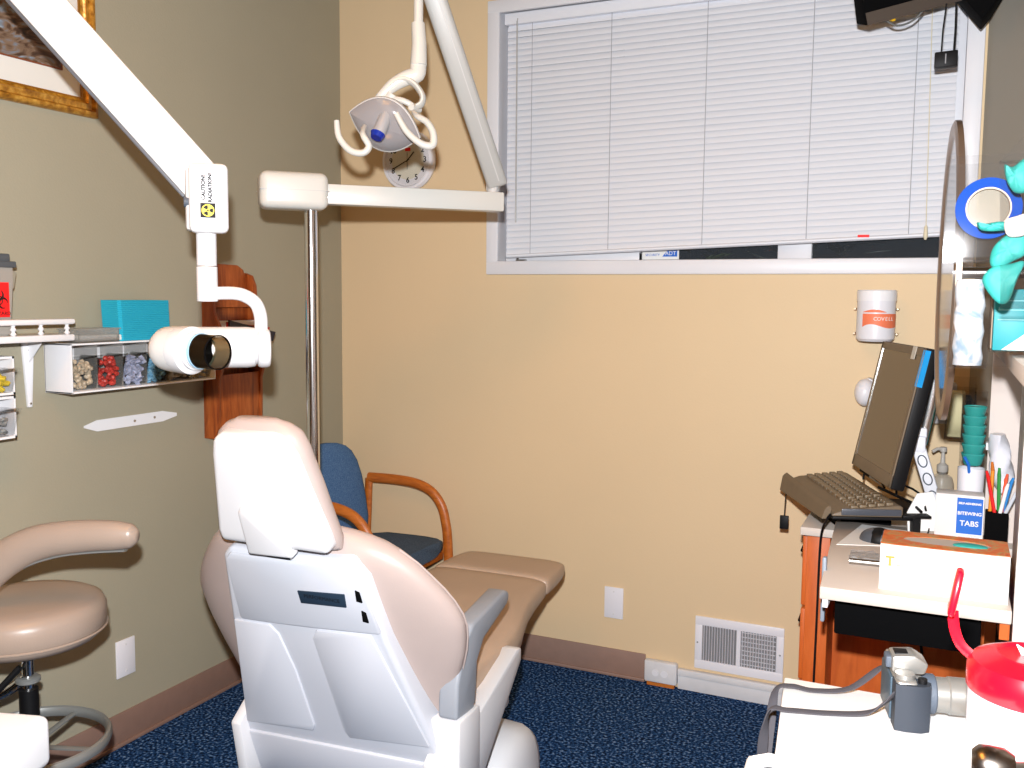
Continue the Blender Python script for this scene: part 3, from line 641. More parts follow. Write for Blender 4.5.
# ------------------------------------------------------------ dental chair (built about x=1, y=-1.45)
CH = V((1.0, -1.45, 0))
t = thing('dental_chair', 'tan dental chair with white shell back, headrest and grey armrest', 'dental chair', CH, R(2.2))
def by(z): return -1.343 - .35 * z          # rear plane
Wp = V((0, -.35, 1)); Nf = V((0, 1, .35)).normalized()
def ch(p): return V(p)
def bp_(x, z, f=0): return V((x, by(z), z)) + Nf * f
def interp(tab, z):
    for (a, va), (b_, vb) in zip(tab, tab[1:]):
        if a <= z <= b_:
            q = (z - a) / (b_ - a); q = q * q * (3 - 2 * q) if False else q; return va + (vb - va) * q
    return tab[0][1] if z < tab[0][0] else tab[-1][1]
wt = [(.29, .19), (.33, .225), (.39, .268), (.46, .296), (.53, .324), (.585, .343), (.63, .352), (.665, .354), (.70, .342), (.735, .322), (.77, .294), (.80, .268), (.83, .232), (.85, .198), (.864, .160), (.874, .12), (.880, .08)]
rings = []; zs = [.29] + [.31 + i * .0275 for i in range(19)] + [.825, .842, .856, .866, .874, .880]
for z in zs:
    wv = interp(wt, z); th = .050 * min(1, max(.12, (.886 - z) / .05)) ** .5 * min(1, max(.3, (z - .27) / .05)) ** .5; ring = []
    for k in range(56):
        q = 2 * math.pi * k / 56; cxx, sxx = math.cos(q), math.sin(q)
        x = -.008 + wv * math.copysign(abs(cxx) ** .75, cxx); f = .062 + th * math.copysign(abs(sxx) ** .8, sxx) + .035 * (x / .376) ** 2
        if sxx > 0: f -= .012 * (1 - (x / wv) ** 2)
        ring.append(bp_(1 + x, z, f))
    rings.append(ring)
back = obj('backrest', MB().loft(rings), vinyl, t, sharp=1.2)
# piping seam
pts = [bp_(.992 + interp(wt, z) * 1.002, z, .068 + .035 * (interp(wt, z) / .376) ** 2) for z in [.32 + i * .03 for i in range(18)]]
pts2 = [bp_(.992 - interp(wt, z) * 1.002, z, .068 + .035 * (interp(wt, z) / .376) ** 2) for z in [.32 + i * .03 for i in range(18)]]
for pp in (pts, pts2): obj('seam_welt', MB().tube(pp, .0022, 8), vinyl, back)
shp = [(.752, .20), (1.30, .20), (1.298, .31), (1.205, .66), (1.180, .80), (1.150, .842), (.845, .842), (.822, .822), (.800, .68), (.745, .34)]
shell = MB().prism([(x, z) for x, z in shp], bp_(0, 0, -.004), X, Wp, Nf, .075, .012, 3)
sh = obj('rear_shell', shell, shellm, t)
obj('upper_cover', MB().prism([(.828, .662), (.930, .664), (1.02, .668), (1.196, .680), (1.175, .790), (1.146, .832), (.85, .832), (.832, .815)], bp_(0, 0, -.010), X, Wp, Nf, .02, .005, 2), shellm, t)
obj('left_panel', MB().prism([(.806, .655), (.905, .657), (.924, .635), (.945, .541), (.958, .392), (.950, .375), (.755, .360)], bp_(0, 0, -.009), X, Wp, Nf, .015, .004, 2), shellm, t)
obj('right_panel', MB().prism([(1.030, .664), (1.17, .672), (1.262, .400), (1.05, .378), (1.040, .395), (1.016, .64)], bp_(0, 0, -.009), X, Wp, Nf, .015, .004, 2), shellm, t)
obj('lower_lip', MB().prism([(.756, .215), (1.292, .215), (1.288, .352), (.752, .335)], bp_(0, 0, -.012), X, Wp, Nf, .03, .008, 2), shellm, t)
lp = [(1.012, .732), (1.128, .738), (1.130, .770), (1.010, .762)]
npl = obj('nameplate', MB().prism(lp, bp_(0, 0, -.0125), X, Wp, Nf, .006, .001), coverdark, t)
obj('lettering', text_mb('PERFORMANCE', bp_(1.07, .752, -.0128), X, Wp.normalized(), .013), mat('faint_dark_ink', '0E1218', .5), npl)
for x, z in ((1.163, .770), (1.168, .722)):
    obj('side_clip', MB().prism([(x - .006, z - .012), (x + .008, z - .014), (x + .006, z + .010), (x - .004, z + .014)], bp_(0, 0, -.013), X, Wp, Nf, .01, .001), matblack, t)
# headrest
hrt = [(.862, .138), (.88, .142), (.93, .134), (1.0, .124), (1.06, .113), (1.09, .108), (1.11, .095), (1.125, .075), (1.132, .05)]
rings = []
for z in [.858, .866] + [.88 + i * .02 for i in range(12)] + [1.108, 1.116, 1.124, 1.130, 1.134]:
    wv = interp(hrt, z); th = .032 * min(1, max(.15, (1.137 - z) / .03)) ** .5 * min(1, max(.2, (z - .852) / .02)) ** .5; ring = []
    for k in range(40):
        q = 2 * math.pi * k / 40; cxx, sxx = math.cos(q), math.sin(q); x = wv * math.copysign(abs(cxx) ** .6, cxx)
        ring.append(bp_(.988 + x, z, .022 + th * math.copysign(abs(sxx) ** .7, sxx)))
    rings.append(ring)
hp = obj('headrest_pad', MB().loft(rings), vinyl, t, sharp=1.2)
hs = [(.864, .870), (1.138, .868), (1.134, .90), (1.100, 1.075), (1.088, 1.106), (1.062, 1.120), (.94, 1.120), (.914, 1.108), (.902, 1.075), (.862, .90)]
hs = [(x - .012, z) for x, z in hs]
hsb = obj('headrest_shell', MB().prism(hs, bp_(0, 0, -.028), X, Wp, Nf, .05, .018, 4), xwhite, t)
obj('bracket_cover', MB().prism([(.925, .853), (1.040, .856), (1.030, .89), (1.002, .958), (.99, .967), (.935, .963), (.925, .95)], bp_(0, 0, -.037), X, Wp, Nf, .03, .008, 3), xwhite, t)
obj('headrest_bar', MB().prism([(.962, .80), (1.008, .80), (1.008, .90), (.962, .90)], bp_(0, 0, .0), X, Wp, Nf, .008).prism([(.955, .838), (1.015, .838), (1.015, .866), (.955, .866)], bp_(0, 0, -.014), X, Wp, Nf, .016), steel, t)
# seat and legrest
def cushion(ys, ztop, hw, th, nx=28):
    rings = []
    for y, zt_, h, tt in zip(ys, ztop, hw, th):
        ring = []
        for k in range(nx):
            q = 2 * math.pi * k / nx; cxx, sxx = math.cos(q), math.sin(q)
            ring.append(V((1 + h * math.copysign(abs(cxx) ** .35, cxx), y, zt_ - tt / 2 + tt / 2 * math.copysign(abs(sxx) ** .45, sxx) )))
        rings.append(ring)
    return MB().loft(rings)
ys = [-1.38, -1.36, -1.30, -1.2, -1.1, -1.0, -.92, -.86, -.8, -.72, -.64, -.60, -.585]
obj('seat_cushion', cushion(ys, [.470, .490, .495, .495, .498, .505, .512, .518, .520, .521, .521, .520, .514], [.20, .23, .25, .258, .262, .262, .25, .235, .222, .212, .204, .200, .195], [.06, .09, .10, .12, .12, .12, .11, .10, .09, .08, .075, .07, .055]), vinyl2, t, sharp=1.2)
ys = [-.583, -.575, -.55, -.48, -.42, -.385, -.365, -.355]
obj('foot_cushion', cushion(ys, [.516, .522, .523, .523, .522, .519, .512, .50], [.194, .200, .200, .196, .190, .184, .178, .165], [.055, .068, .07, .07, .068, .062, .05, .03]), vinyl2, t, sharp=1.2)
obj('legrest_frame', MB().prism([(-1.2, .39), (-.75, .435), (-.42, .452), (-.42, .462), (-1.2, .41)], (.86, 0, 0), Y, Z, X, .28, .004), black, t)
for s in (-1, 1):
    xo = (.738, 1.262)[s > 0] - .014; wdt = (.028, .05)[s > 0]
    pr = [(-1.47, .20), (-1.40, .19), (-1.28, .235), (-1.04, .44), (-1.04, .475), (-1.07, .478), (-1.30, .405), (-1.44, .405), (-1.50, .36)]
    obj('side_frame', MB().prism(pr, (xo, 0, 0), Y, Z, X, wdt, .006, 2), xwhite, t)
xa = 1.297
ap = [(-1.475, .462), (-1.385, .452), (-1.375, .47), (-1.37, .51), (-1.365, .56), (-1.33, .600), (-1.195, .640), (-1.180, .655), (-1.185, .672), (-1.21, .680), (-1.39, .655), (-1.435, .62), (-1.47, .54)]
obj('armrest', MB().prism(ap, (xa - .024, 0, 0), Y, Z, X, .048, .008, 3), armgrey, t, 'grey armrest')
obj('arm_bracket', MB().box((1.25, -1.48, .30), (1.33, -1.37, .460), .006), xwhite, t)
obj('seat_frame', MB().box((.74, -1.42, .30), (1.26, -1.02, .385), .015), xwhite, t)
obj('lift_column', MB().box((.86, -1.30, .05), (1.14, -1.0, .32), .02), matblack, t)
obj('base_plate', MB().box((.80, -1.40, 0), (1.22, -.90, .045), .015), matblack, t)
rings = []
for y, h, z in ((-1.16, .05, .10), (-1.14, .085, .16), (-1.08, .105, .205), (-1.0, .11, .22), (-.92, .105, .21), (-.86, .085, .17), (-.84, .05, .10)):
    rings.append([(1.20 + h * 1.0 * math.copysign(abs(math.cos(q)) ** .5, math.cos(q)), y, max(0, .0 + z * math.copysign(abs(math.sin(q)) ** .5, math.sin(q)))) for q in [2 * math.pi * k / 24 for k in range(24)]])
obj('pump_cover', MB().loft(rings), xwhite, t, sharp=1)

# ------------------------------------------------------------ blue guest chair in the corner, facing +X
t = thing('guest_chair', 'blue upholstered guest chair with bent wood arms in the corner', 'chair', (.38, -.33, 0))
yc_ = -.335
rings = []
for z, hw_ in ((.455, .16), (.47, .195), (.52, .220), (.60, .228), (.68, .228), (.74, .215), (.78, .190), (.805, .155), (.820, .11), (.828, .05)):
    xc = .245 - (z - .45) * .22; th = .022 if .46 < z < .82 else .010
    rings.append([(xc + th * math.copysign(abs(math.cos(q)) ** .6, math.cos(q)) - .03 * (math.sin(q)) ** 2 * 0, yc_ + hw_ * math.sin(q), z) for q in [2 * math.pi * k / 32 for k in range(32)]])
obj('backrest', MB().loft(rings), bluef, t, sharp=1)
rings = []
for x, h in ((.24, .17), (.26, .205), (.34, .225), (.45, .235), (.50, .235), (.55, .225), (.585, .20), (.60, .15)):
    rings.append([(x, yc_ + h * math.copysign(abs(math.cos(q)) ** .5, math.cos(q)), .435 + .03 * math.copysign(abs(math.sin(q)) ** .6, math.sin(q)) + (.010 if x > .3 else .0)) for q in [2 * math.pi * k / 28 for k in range(28)]])
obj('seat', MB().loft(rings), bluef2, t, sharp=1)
for s in (-1, 1):
    y = yc_ + s * .255
    obj('arm', MB().tube([(.215, y, .665), (.33, y, .667), (.43, y, .660), (.50, y, .635), (.545, y, .585), (.565, y, .52), (.575, y, .44), (.585, y, .2), (.60, y, .0)], .017, 12, flat=(1.15, .9), up=(0, 1, 0), smooth=5), woodarm, t)
    obj('leg', MB().tube([(.17, y, .0), (.19, y, .25), (.205, y, .45), (.215, y, .66)], .015, 10, flat=(1.1, .8), up=(0, 1, 0), smooth=3), woodarm, t)
    obj('side_rail', MB().box((.19, y - .012, .40), (.575, y + .012, .43), .005), woodarm, t)
obj('cross_rail', MB().box((.20, yc_ - .25, .385), (.23, yc_ + .25, .415), .005).box((.53, yc_ - .25, .375), (.56, yc_ + .25, .405), .005), woodarm, t)

t.location.x -= .035

# ------------------------------------------------------------ operator stool
sx, sy = .288, -1.716
t = thing('operator_stool', 'tan round operator stool with curved torso arm and foot ring', 'stool', (sx, sy, 0))
obj('seat', MB().lathe([(.0, 0), (.13, 0), (.158, .005), (.174, .020), (.180, .045), (.180, .075), (.172, .092), (.155, .101), (.12, .106), (.0, .108)], (sx, sy, .560), Z, 56), vinyls, t, sharp=1.2)
obj('seat_welt', MB().tube([(sx + .1795 * math.cos(R(q)), sy + .1795 * math.sin(R(q)), .588) for q in range(0, 360, 6)], .003, 6, closed=True), vinyls, t)
obj('seat_plate', MB().cyl((sx, sy, .545), (sx, sy, .561), .10, seg=32, bev=.004), black, t)
obj('gas_column', MB().cyl((sx, sy, .43), (sx, sy, .55), .0135, seg=20), chrome, t)
obj('column_sleeve', MB().cyl((sx, sy, .10), (sx, sy, .44), .022, seg=24), black, t)
for z_, r_ in ((.515, .030), (.455, .028)): obj('column_collar', MB().lathe([(.0225, 0), (r_, .004), (r_, .012), (.0225, .016)], (sx, sy, z_), Z, 24), greymetal, t)
obj('arm_post', MB().tube([(sx - .0, sy - .0, .47), (sx - .05, sy - .03, .43), (sx - .11, sy - .07, .41), (sx - .15, sy - .13, .46), (sx - .14, sy - .18, .56), (sx - .07, sy - .145, .65)], .013, 12, smooth=5), chrome, t)
obj('height_lever', MB().tube([(sx + .0, sy - .02, .50), (sx - .04, sy - .06, .44), (sx - .055, sy - .075, .415)], .008, 10), black, t)
# torso arm: thick curved pad around the left/back of the seat
tp = [(.225, -1.852, .64), (.262, -1.834, .70), (.300, -1.812, .755), (.352, -1.782, .800), (.41, -1.752, .826), (.492, -1.713, .838), (.555, -1.684, .840), (.588, -1.668, .839), (.602, -1.662, .838)]
obj('torso_arm', MB().tube(tp, [.034, .038, .042, .042, .040, .037, .034, .028, .012], 24, flat=(.8, 1), up=(0, 0, 1), smooth=5), vinyls, t, sharp=1.2)
obj('arm_support', MB().tube([(.262, -1.828, .665), (.30, -1.808, .712), (.36, -1.776, .762), (.43, -1.742, .790), (.50, -1.708, .801), (.575, -1.672, .806)], .006, 8, flat=(2, .7), up=(0, 0, 1), smooth=4), greymetal, t)
ri = [(sx + .175 * math.cos(R(q)), sy + .175 * math.sin(R(q)), .305) for q in range(0, 360, 6)]
obj('foot_ring', MB().tube(ri, .012, 10, closed=True, flat=(.7, 1.2), up=(0, 0, 1)), greymetal, t)
for q in (60, 150, 240, 330):
    obj('ring_spoke', MB().tube([(sx + .02 * math.cos(R(q - 45)), sy + .02 * math.sin(R(q - 45)), .295), (sx + .172 * math.cos(R(q - 45)), sy + .172 * math.sin(R(q - 45)), .303)], .007, 8, flat=(1.3, .7), up=(0, 0, 1)), greymetal, t)
obj('column_boot', MB().lathe([(.035, 0), (.04, .02), (.036, .10), (.024, .14)], (sx, sy, .09), Z, 24), black, t)
for k in range(5):
    a = R(36 + 72 * k); d = V((math.cos(a), math.sin(a), 0)); e = V((sx, sy, 0)) + d * .225
    lg = obj('base_leg', MB().tube([V((sx, sy, .105)) + d * .02, V((sx, sy, .09)) + d * .12, e + Z * .065], [.022, .018, .013], 10), black, t)
    obj('caster', MB().cyl(e + Z * .027 + d.cross(Z) * .018, e + Z * .027 - d.cross(Z) * .018, .027, seg=20, bev=.004).cyl(e + Z * .027, e + Z * .068, .006, seg=8), black, lg)

# ------------------------------------------------------------ delivery unit corner (bottom left)
t = thing('delivery_unit', 'white corner of a dental delivery unit at the lower left edge', 'cabinet', (.80, -2.50, 0))
Mx = Matrix.Translation((.80, -2.48, 0)) @ Matrix.Rotation(R(17), 4, 'Z')
obj('control_head', MB().box((-.26, -.15, .625), (.245, .225, .712), .016, Mx, 4), xwhite, t)
obj('support_arm', MB().box((-.10, -.06, .50), (-.02, .02, .66), .01, Mx), xwhite, t)
obj('cart_body', MB().box((-.24, -.14, .06), (.08, .12, .52), .02, Mx), xwhite, t)
for a_, b_ in ((-.2, -.1), (.04, -.1), (-.2, .08), (.04, .08)):
    obj('caster', MB().cyl(Mx @ V((a_ - .012, b_, .03)), Mx @ V((a_ + .012, b_, .03)), .03, seg=20, bev=.004).cyl(Mx @ V((a_, b_, .03)), Mx @ V((a_, b_, .07)), .008, seg=8), black, t)
q0 = Mx @ V((.2460, -.02, .672)); uu = (Mx.to_3x3() @ Y); nn_ = (Mx.to_3x3() @ X)
b = MB()
b.obox(q0 + uu * -.004, uu, Z, nn_, .004, .034, .001); b.obox(q0 + uu * .004 + Z * .015, uu, Z, nn_, .018, .004, .001); b.obox(q0 + uu * .004 + Z * .002, uu, Z, nn_, .004, .020, .001); b.obox(q0 + uu * .009 + Z * .004, uu, Z, nn_, .010, .004, .001)
obj('maker_mark', b, mat('mark_grey', '6C6C74', .5), t)

# ------------------------------------------------------------ desk along the right wall
t = thing('corner_desk', 'orange wood cabinet desk with a pale laminate top along the right wall', 'desk', (2.15, -.5, 0))
b = MB(); b.prism([(1.925, -.465), (1.985, -.465), (1.985, -.30), (2.42, -.30), (2.33, -.03), (1.925, -.03)], (0, 0, .04), X, Y, Z, .685)
obj('cabinet_body', b, cabw, t)
obj('plinth', MB().prism([(1.96, -.28), (2.40, -.28), (2.32, -.03), (1.96, -.03)], (0, 0, 0), X, Y, Z, .041), matblack, t)
obj('corner_stile', MB().box((1.922, -.475, .04), (1.985, -.464, .725), .002), cabw, t)
for z0, z1 in ((.06, .28), (.29, .50), (.51, .715)):
    d = obj('drawer', MB().box((1.908, -.455, z0), (1.926, -.04, z1), .003), cabw, t)
    obj('drawer_pull', MB().tube([(1.908, -.32, (z0 + z1) / 2 + .02), (1.888, -.31, (z0 + z1) / 2 + .02), (1.886, -.25, (z0 + z1) / 2 + .02), (1.888, -.19, (z0 + z1) / 2 + .02), (1.908, -.18, (z0 + z1) / 2 + .02)], .005, 8), matblack, d)
obj('rear_top', MB().prism([(1.905, -.50), (2.53, -.50), (2.53, -.425), (2.325, -.012), (1.905, -.012)], (0, 0, .726), X, Y, Z, .024, .003), laminate, t)
obj('extension_top', MB().prism([(2.035, -1.155), (2.400, -1.155), (2.400, -.502), (2.00, -.502)], (0, 0, .752), X, Y, Z, .028, .003), laminate, t)
obj('edge_support', MB().box((2.040, -1.148, .732), (2.052, -.52, .7525), .002), plastic, t)
obj('wall_cleat', MB().prism([(2.38, -1.14), (2.398, -1.14), (2.398, -.51), (2.38, -.51)], (0, 0, .715), X, Y, Z, .0375), cabw, t)
obj('front_leg', MB().box((2.355, -.60, 0), (2.379, -.56, .7525), .003), cabw, t)
obj('under_desk_shade', MB().box((2.06, -1.08, .655), (2.350, -.52, .751), .004), matblack, t, 'black block in place of the shade under the desk extension')  # black box added to stand in for the shadow below the desktop

# keyboard tray standing on the desk
t = thing('keyboard_stand', 'taupe raised keyboard platform over the left edge of the desk', 'stand', (2.02, -.42, .75))
b = MB(); b.prism([(1.868, -.655), (2.09, -.655), (2.09, -.17), (1.868, -.17)], (0, 0, .812), X, Y, Z, .008, .002)
obj('platform', b, black, t)
rings = []
for k in range(9):
    f = k / 8; y = -.19 - .47 * f; hh = .010
    rings.append([(1.845, y, .838), (1.850, y, .845), (1.858 , y, .850), (1.863, y, .842), (1.86, y, .826), (1.850, y, .803 + .012 * f), (1.838, y, .795 + .02 * f)])
obj('palm_rest', MB().loft(rings), kbm, t)
obj('base', MB().box((1.93, -.52, .7505), (2.07, -.20, .813), .004), matblack, t)  # solid black block, also imitates the dense shadow under the platform
t = thing('computer_keyboard', 'taupe full-size keyboard on the raised platform', 'keyboard', (2.03, -.42, .8205))
kx0, kx1, ky0, ky1 = 1.900, 2.050, -.655, -.175
b = MB(); b.prism([(kx0 - .034, .8205), (kx1, .8205), (kx1, .848), (kx1 - .01, .852), (kx0, .838), (kx0 - .033, .826)], (0, ky0, 0), X, Z, Y, ky1 - ky0, .003)
obj('case', b, kbm, t)
rows = [14, 14, 13, 12, 8]
for r_, nk in enumerate(rows):
    b = MB(); x = kx1 - .030 - r_ * .023; L = (ky1 - ky0 - .125)
    for k in range(nk):
        wk = L / nk; y = ky1 - .012 - (k + .5) * wk; b.box((x - .009, y - wk / 2 + .0015, .840 - r_ * .002), (x + .009, y + wk / 2 - .0015, .858 - r_ * .0026), .002)
    obj('key_row', b, keym, t)
b = MB()
for r_ in range(5):
    for k in range(4): b.box((kx1 - .039 - r_ * .023, ky0 + .012 + k * .0235, .838 - r_ * .002), (kx1 - .021 - r_ * .023, ky0 + .032 + k * .0235, .857 - r_ * .0026), .002)
obj('number_pad', b, keym, t)
obj('side_strip', MB().box((kx0 - .01, ky0 - .004, .824), (kx1 - .004, ky0 + .001, .842), .003), mat('slate_trim', '4A4E56', .3), t)
tag(obj('keyboard_cable', MB().tube([(2.002, -.672, .832), (1.992, -.655, .815), (1.975, -.60, .77), (1.968, -.575, .70), (1.966, -.565, .50), (1.963, -.55, .25), (1.965, -.53, .004)], .003, 8, smooth=5), black), 'thin black cable hanging down the left front corner of the desk', 'cable')
# black wire copy stand with pen
b = MB(); b.tube([(2.12, -.34, .860), (2.125, -.345, .885), (2.14, -.40, .885), (2.145, -.45, .858)], .003, 8, smooth=3)
b.tube([(2.135, -.43, .856), (2.150, -.50, .852), (2.165, -.60, .850), (2.170, -.66, .838)], .004, 8); b.tube([(2.150, -.53, .85), (2.155, -.535, .885), (2.185, -.60, .875), (2.192, -.635, .835)], .003, 8, smooth=3)
b.box((2.122, -.665, .8205), (2.196, -.45, .828), .002); b.box((2.15, -.66, .7805), (2.17, -.62, .822))
tag(obj('wire_rest', b, black), 'black wire rest at the right end of the keyboard platform', 'stand')
t = thing('ballpoint_pen', 'black and silver pen lying across the keyboard platform by the monitor', 'pen', (2.13, -.40, .86))
obj('barrel', MB().cyl((2.115, -.33, .888), (2.128, -.375, .876), .0045, seg=12), black, t); obj('grip', MB().cyl((2.128, -.375, .876), (2.143, -.43, .862), .004, .0015, seg=12), paper, t)
t = thing('computer_mouse', 'black and grey computer mouse beside the glove box', 'mouse', (2.12, -.60, .78))
Mm = Matrix.Rotation(R(-12), 3, 'Z')
obj('shell', MB().ball((2.125, -.70, .7835), .034, (1.45, 1.0, .95), Mm), mat('mouse_grey', '4A4E55', .3), t)
mb = t.children[0]
b = MB(); b.ball((2.125, -.70, .7835), .0348, (1.1, 1.0, .95), Mm); obj('button_shell', b, black, t)
for ob in t.children:
    for v in ob.data.vertices:
        if v.co.z < .001: v.co.z = .001
obj('cable', MB().tube([(2.165, -.70, .792), (2.20, -.69, .785), (2.225, -.66, .786), (2.235, -.64, .80), (2.238, -.625, .81)], .0018, 6, smooth=4), black, t)

def repose(o, p0, p1, ang):
    l = V(o.location); d = V((l.x - p0[0], l.y - p0[1], 0)); c_, s_ = math.cos(ang), math.sin(ang)
    o.location = (p1[0] + d.x * c_ - d.y * s_, p1[1] + d.x * s_ + d.y * c_, l.z); o.rotation_euler = (0, 0, ang)
for o in list(C.objects):
    if o.name == 'wire_rest' or o.name == 'ballpoint_pen': o.location.x -= .075
    if o.parent is None and o.name in ('keyboard_stand', 'computer_keyboard', 'wire_rest', 'ballpoint_pen'): repose(o, (1.845, -.66), (1.985, -.655), R(22))
# power brick hanging from the palm rest
t = thing('hanging_adapter', 'small black plug hanging from the left end of the keyboard platform', 'adapter', (1.85, -.40, .68))
obj('cord', MB().tube([(1.826, -.24, .806), (1.823, -.24, .76), (1.822, -.24, .715)], .0018, 6), black, t)
obj('plug', MB().box((1.809, -.246, .676), (1.835, -.234, .718), .002), black, t)

# monitor, leaning back
t = thing('computer_monitor', 'black flat monitor with an off screen leaning back on an arm', 'monitor', (2.14, -.47, .90))
TL, TR, BL, BR = V((2.091, -.28, 1.266)), V((2.205, -.60, 1.273)), V((2.019, -.30, .913)), V((2.148, -.65, .903))
mu = ((TR - TL) + (BR - BL)).normalized(); mv = ((TL - BL) + (TR - BR)); mv = (mv - mu * mv.dot(mu)).normalized(); mnn = mu.cross(mv)      # mnn towards viewer side?
if mnn.x > 0: mnn = -mnn
mc = (TL + TR + BL + BR) / 4; MW = ((TR - TL).length + (BR - BL).length) / 2; MH = ((TL - BL).length + (TR - BR).length) / 2
obj('housing', MB().obox(mc - mnn * .018, mu, mv, mnn, MW + .004, MH + .004, .036, .006), black, t)
bz = MB()
for s in (-1, 1): bz.obox(mc + mu * s * (MW / 2 - .008) + mnn * .001, mu, mv, mnn, .016, MH, .004, .001)
bz.obox(mc + mv * (MH / 2 - .010) + mnn * .001, mu, mv, mnn, MW, .020, .004, .001); bz.obox(mc - mv * (MH / 2 - .017) + mnn * .001, mu, mv, mnn, MW, .034, .004, .001)
obj('bezel', bz, kbm, t)
obj('screen', MB().obox(mc + mv * .007 - mnn * .0, mu, mv, mnn, MW - .030, MH - .052, .003), screenm, t)
obj('screen_edge', MB().obox(mc - mu * (MW / 2 - .016) + mnn * .002 + mv * .007, mu, mv, mnn, .003, MH - .052, .003), chrome, t)
obj('blue_sticker', MB().obox(mc + mu * (MW / 2 - .004) + mv * (MH / 2 - .052) + mnn * .0035, mu, mv, mnn, .007, .095, .001).obox(mc + mu * (MW / 2 + .0025) + mv * (MH / 2 - .052) - mnn * .005, mu, mv, mnn, .001, .095, .014), skyblue, t, 'sky-blue film strip on the near edge of the bezel')
obj('tape_tab', MB().obox(mc + mu * (MW / 2 - .072) + mv * (MH / 2 - .016) + mnn * .004, mu, mv, mnn, .028, .034, .001), mat('masking_tape', 'C9C4B8', .7), t)
t = thing('monitor_arm', 'white and chrome jointed arm holding the monitor from the desk', 'monitor arm', (2.24, -.40, .75))
p0 = mc - mnn * .037
obj('mounting_plate', MB().obox(p0 - mnn * .004, mu, mv, mnn, .10, .12, .008, .002), steel, t)
obj('slide_rail', MB().tube([V((2.236, -.43, 1.205)), V((2.222, -.43, 1.10)), V((2.205, -.43, 1.00))], .012, 12, flat=(1.5, .7), up=(0, 1, 0)), chrome, t)
obj('connector', MB().obox((2.203, -.43, 1.0), X, Y, Z, .03, .045, .045, .006).obox((2.195, -.43, 1.03), X, Y, Z, .05, .03, .03, .006), plate_m, t)
b = MB(); a0, a1 = V((2.205, -.44, .975)), V((2.248, -.42, .835)); d_ = (a1 - a0).normalized(); sd = V((0, -1, 0)); wd_ = d_.cross(sd).normalized()
b.obox((a0 + a1) / 2, d_, wd_, sd, (a1 - a0).length + .03, .036, .016, .006)
obj('link_arm', b, plate_m, t)
b = MB()
for f in (.15, .5, .85):
    p = a0 + (a1 - a0) * f - V((0, .0085, 0)); b.tube([p + wd_ * (.011 * math.cos(R(q))) + d_ * (.017 * math.sin(R(q))) for q in range(0, 360, 20)], .0018, 6, closed=True)
obj('link_slots', b, dgrey, t)
obj('desk_clamp', MB().cyl((2.255, -.41, .7505), (2.255, -.41, .85), .016, seg=20).cyl((2.255, -.41, .7505), (2.255, -.41, .762), .04, seg=28, bev=.003), plate_m, t)

# pump bottle
t = thing('pump_bottle', 'small clear hand pump bottle behind the monitor arm', 'bottle', (2.255, -.12, .75))
obj('bottle', MB().lathe([(.0, 0), (.03, 0), (.034, .006), (.034, .09), (.028, .11), (.012, .12), (.012, .135)], (2.262, -.12, .7502), Z, 28), cloudy, t)
obj('pump', MB().lathe([(.014, 0), (.016, .004), (.016, .02), (.007, .028), (.005, .06), (.010, .062), (.010, .075), (0, .077)], (2.262, -.12, .875), Z, 20).tube([(2.262, -.12, .945), (2.245, -.13, .945), (2.232, -.135, .936)], .005, 8), mat('pump_grey', 'B4AFA8', .4), t)

# bitewing tabs box
t = thing('tabs_box', 'white carton with a blue BITEWING TABS label on the desk', 'box', (2.30, -.42, .75))
d = V((.127, .065, 0)).normalized()
p = V((2.242, -.475, .7505)); un = V((1, .05, 0)).normalized()
bx0, bx1, byf, byb = 2.250, 2.362, -.575, -.512
obj('carton', MB().box((bx0, byf, .7805), (bx1, byb, .895), .001), mat('carton_grey_white', 'D9D7D6', .6), t)
obj('label_white', MB().box((bx0 + .048, byf - .0012, .7807), (bx1 + .0005, byf, .893)), paper, t)
obj('label_blue', MB().box((bx0 + .050, byf - .002, .795), (bx1 - .002, byf - .0012, .888)), tabblue, t)
for tx, z, h in (('SELF-ADHERING', .874, .0072), ('BITEWING', .848, .0118), ('TABS', .822, .019)):
    obj('lettering', text_mb(tx, ((bx0 + bx1) / 2 + .024, byf - .0024, z), X, Z, h, bold=.0003), paper, t)
obj('small_print', text_mb('MOISTURE PROOF\nPRESSURE SENSITIVE TABS', ((bx0 + bx1) / 2 + .024, byf - .0016, .789), X, Z, .0042), mat('grey_ink', '9A9A9E', .6), t)
# papers and plastic cup beside it
t = obj('folded_paper', MB().prism([(-.03, 0), (.045, 0), (.05, .06), (.03, .105), (-.01, .10), (-.035, .05)], (2.212, -.535, .7805), V((1, .5, 0)).normalized(), V((0, .12, 1)).normalized(), V((.4, -.8, 0)).normalized(), .004, .001), paper)
tag(t, 'blank white leaflet propped between keyboard stand and tabs carton', 'paper')
tag(obj('flat_paper', MB().prism([(2.03, -.78), (2.20, -.72), (2.235, -.56), (2.07, -.53)], (0, 0, .7802), X, Y, Z, .0015), paper), 'white paper sheet on the desk under the mouse', 'paper')
b = MB(); rings = []
for k in range(9):
    f = k / 8; rings.append([(2.07 + .075 * j / 6 , -.90 + .07 * f + .004 * math.sin(j * 2.1), (.7815) + .006 * abs(math.sin(j * 1.7 + k * 1.3))) for j in range(7)] + [(2.07 + .075 * j / 6, -.90 + .07 * f, .7805) for j in range(6, -1, -1)])
b.loft(rings); tag(obj('plastic_pouch', b, clear_mat('pouch_film', 'D0D0D0', .35)), 'crumpled clear plastic pouch on the desk left of the glove box', 'pouch')
t = thing('metal_tube', 'short silver tube lying on the desk beside the glove box', 'tube', (2.09, -.93, .757))
obj('barrel', MB().cyl((2.075, -.945, .7875), (2.145, -.94, .7875), .007, seg=16), steel, t)

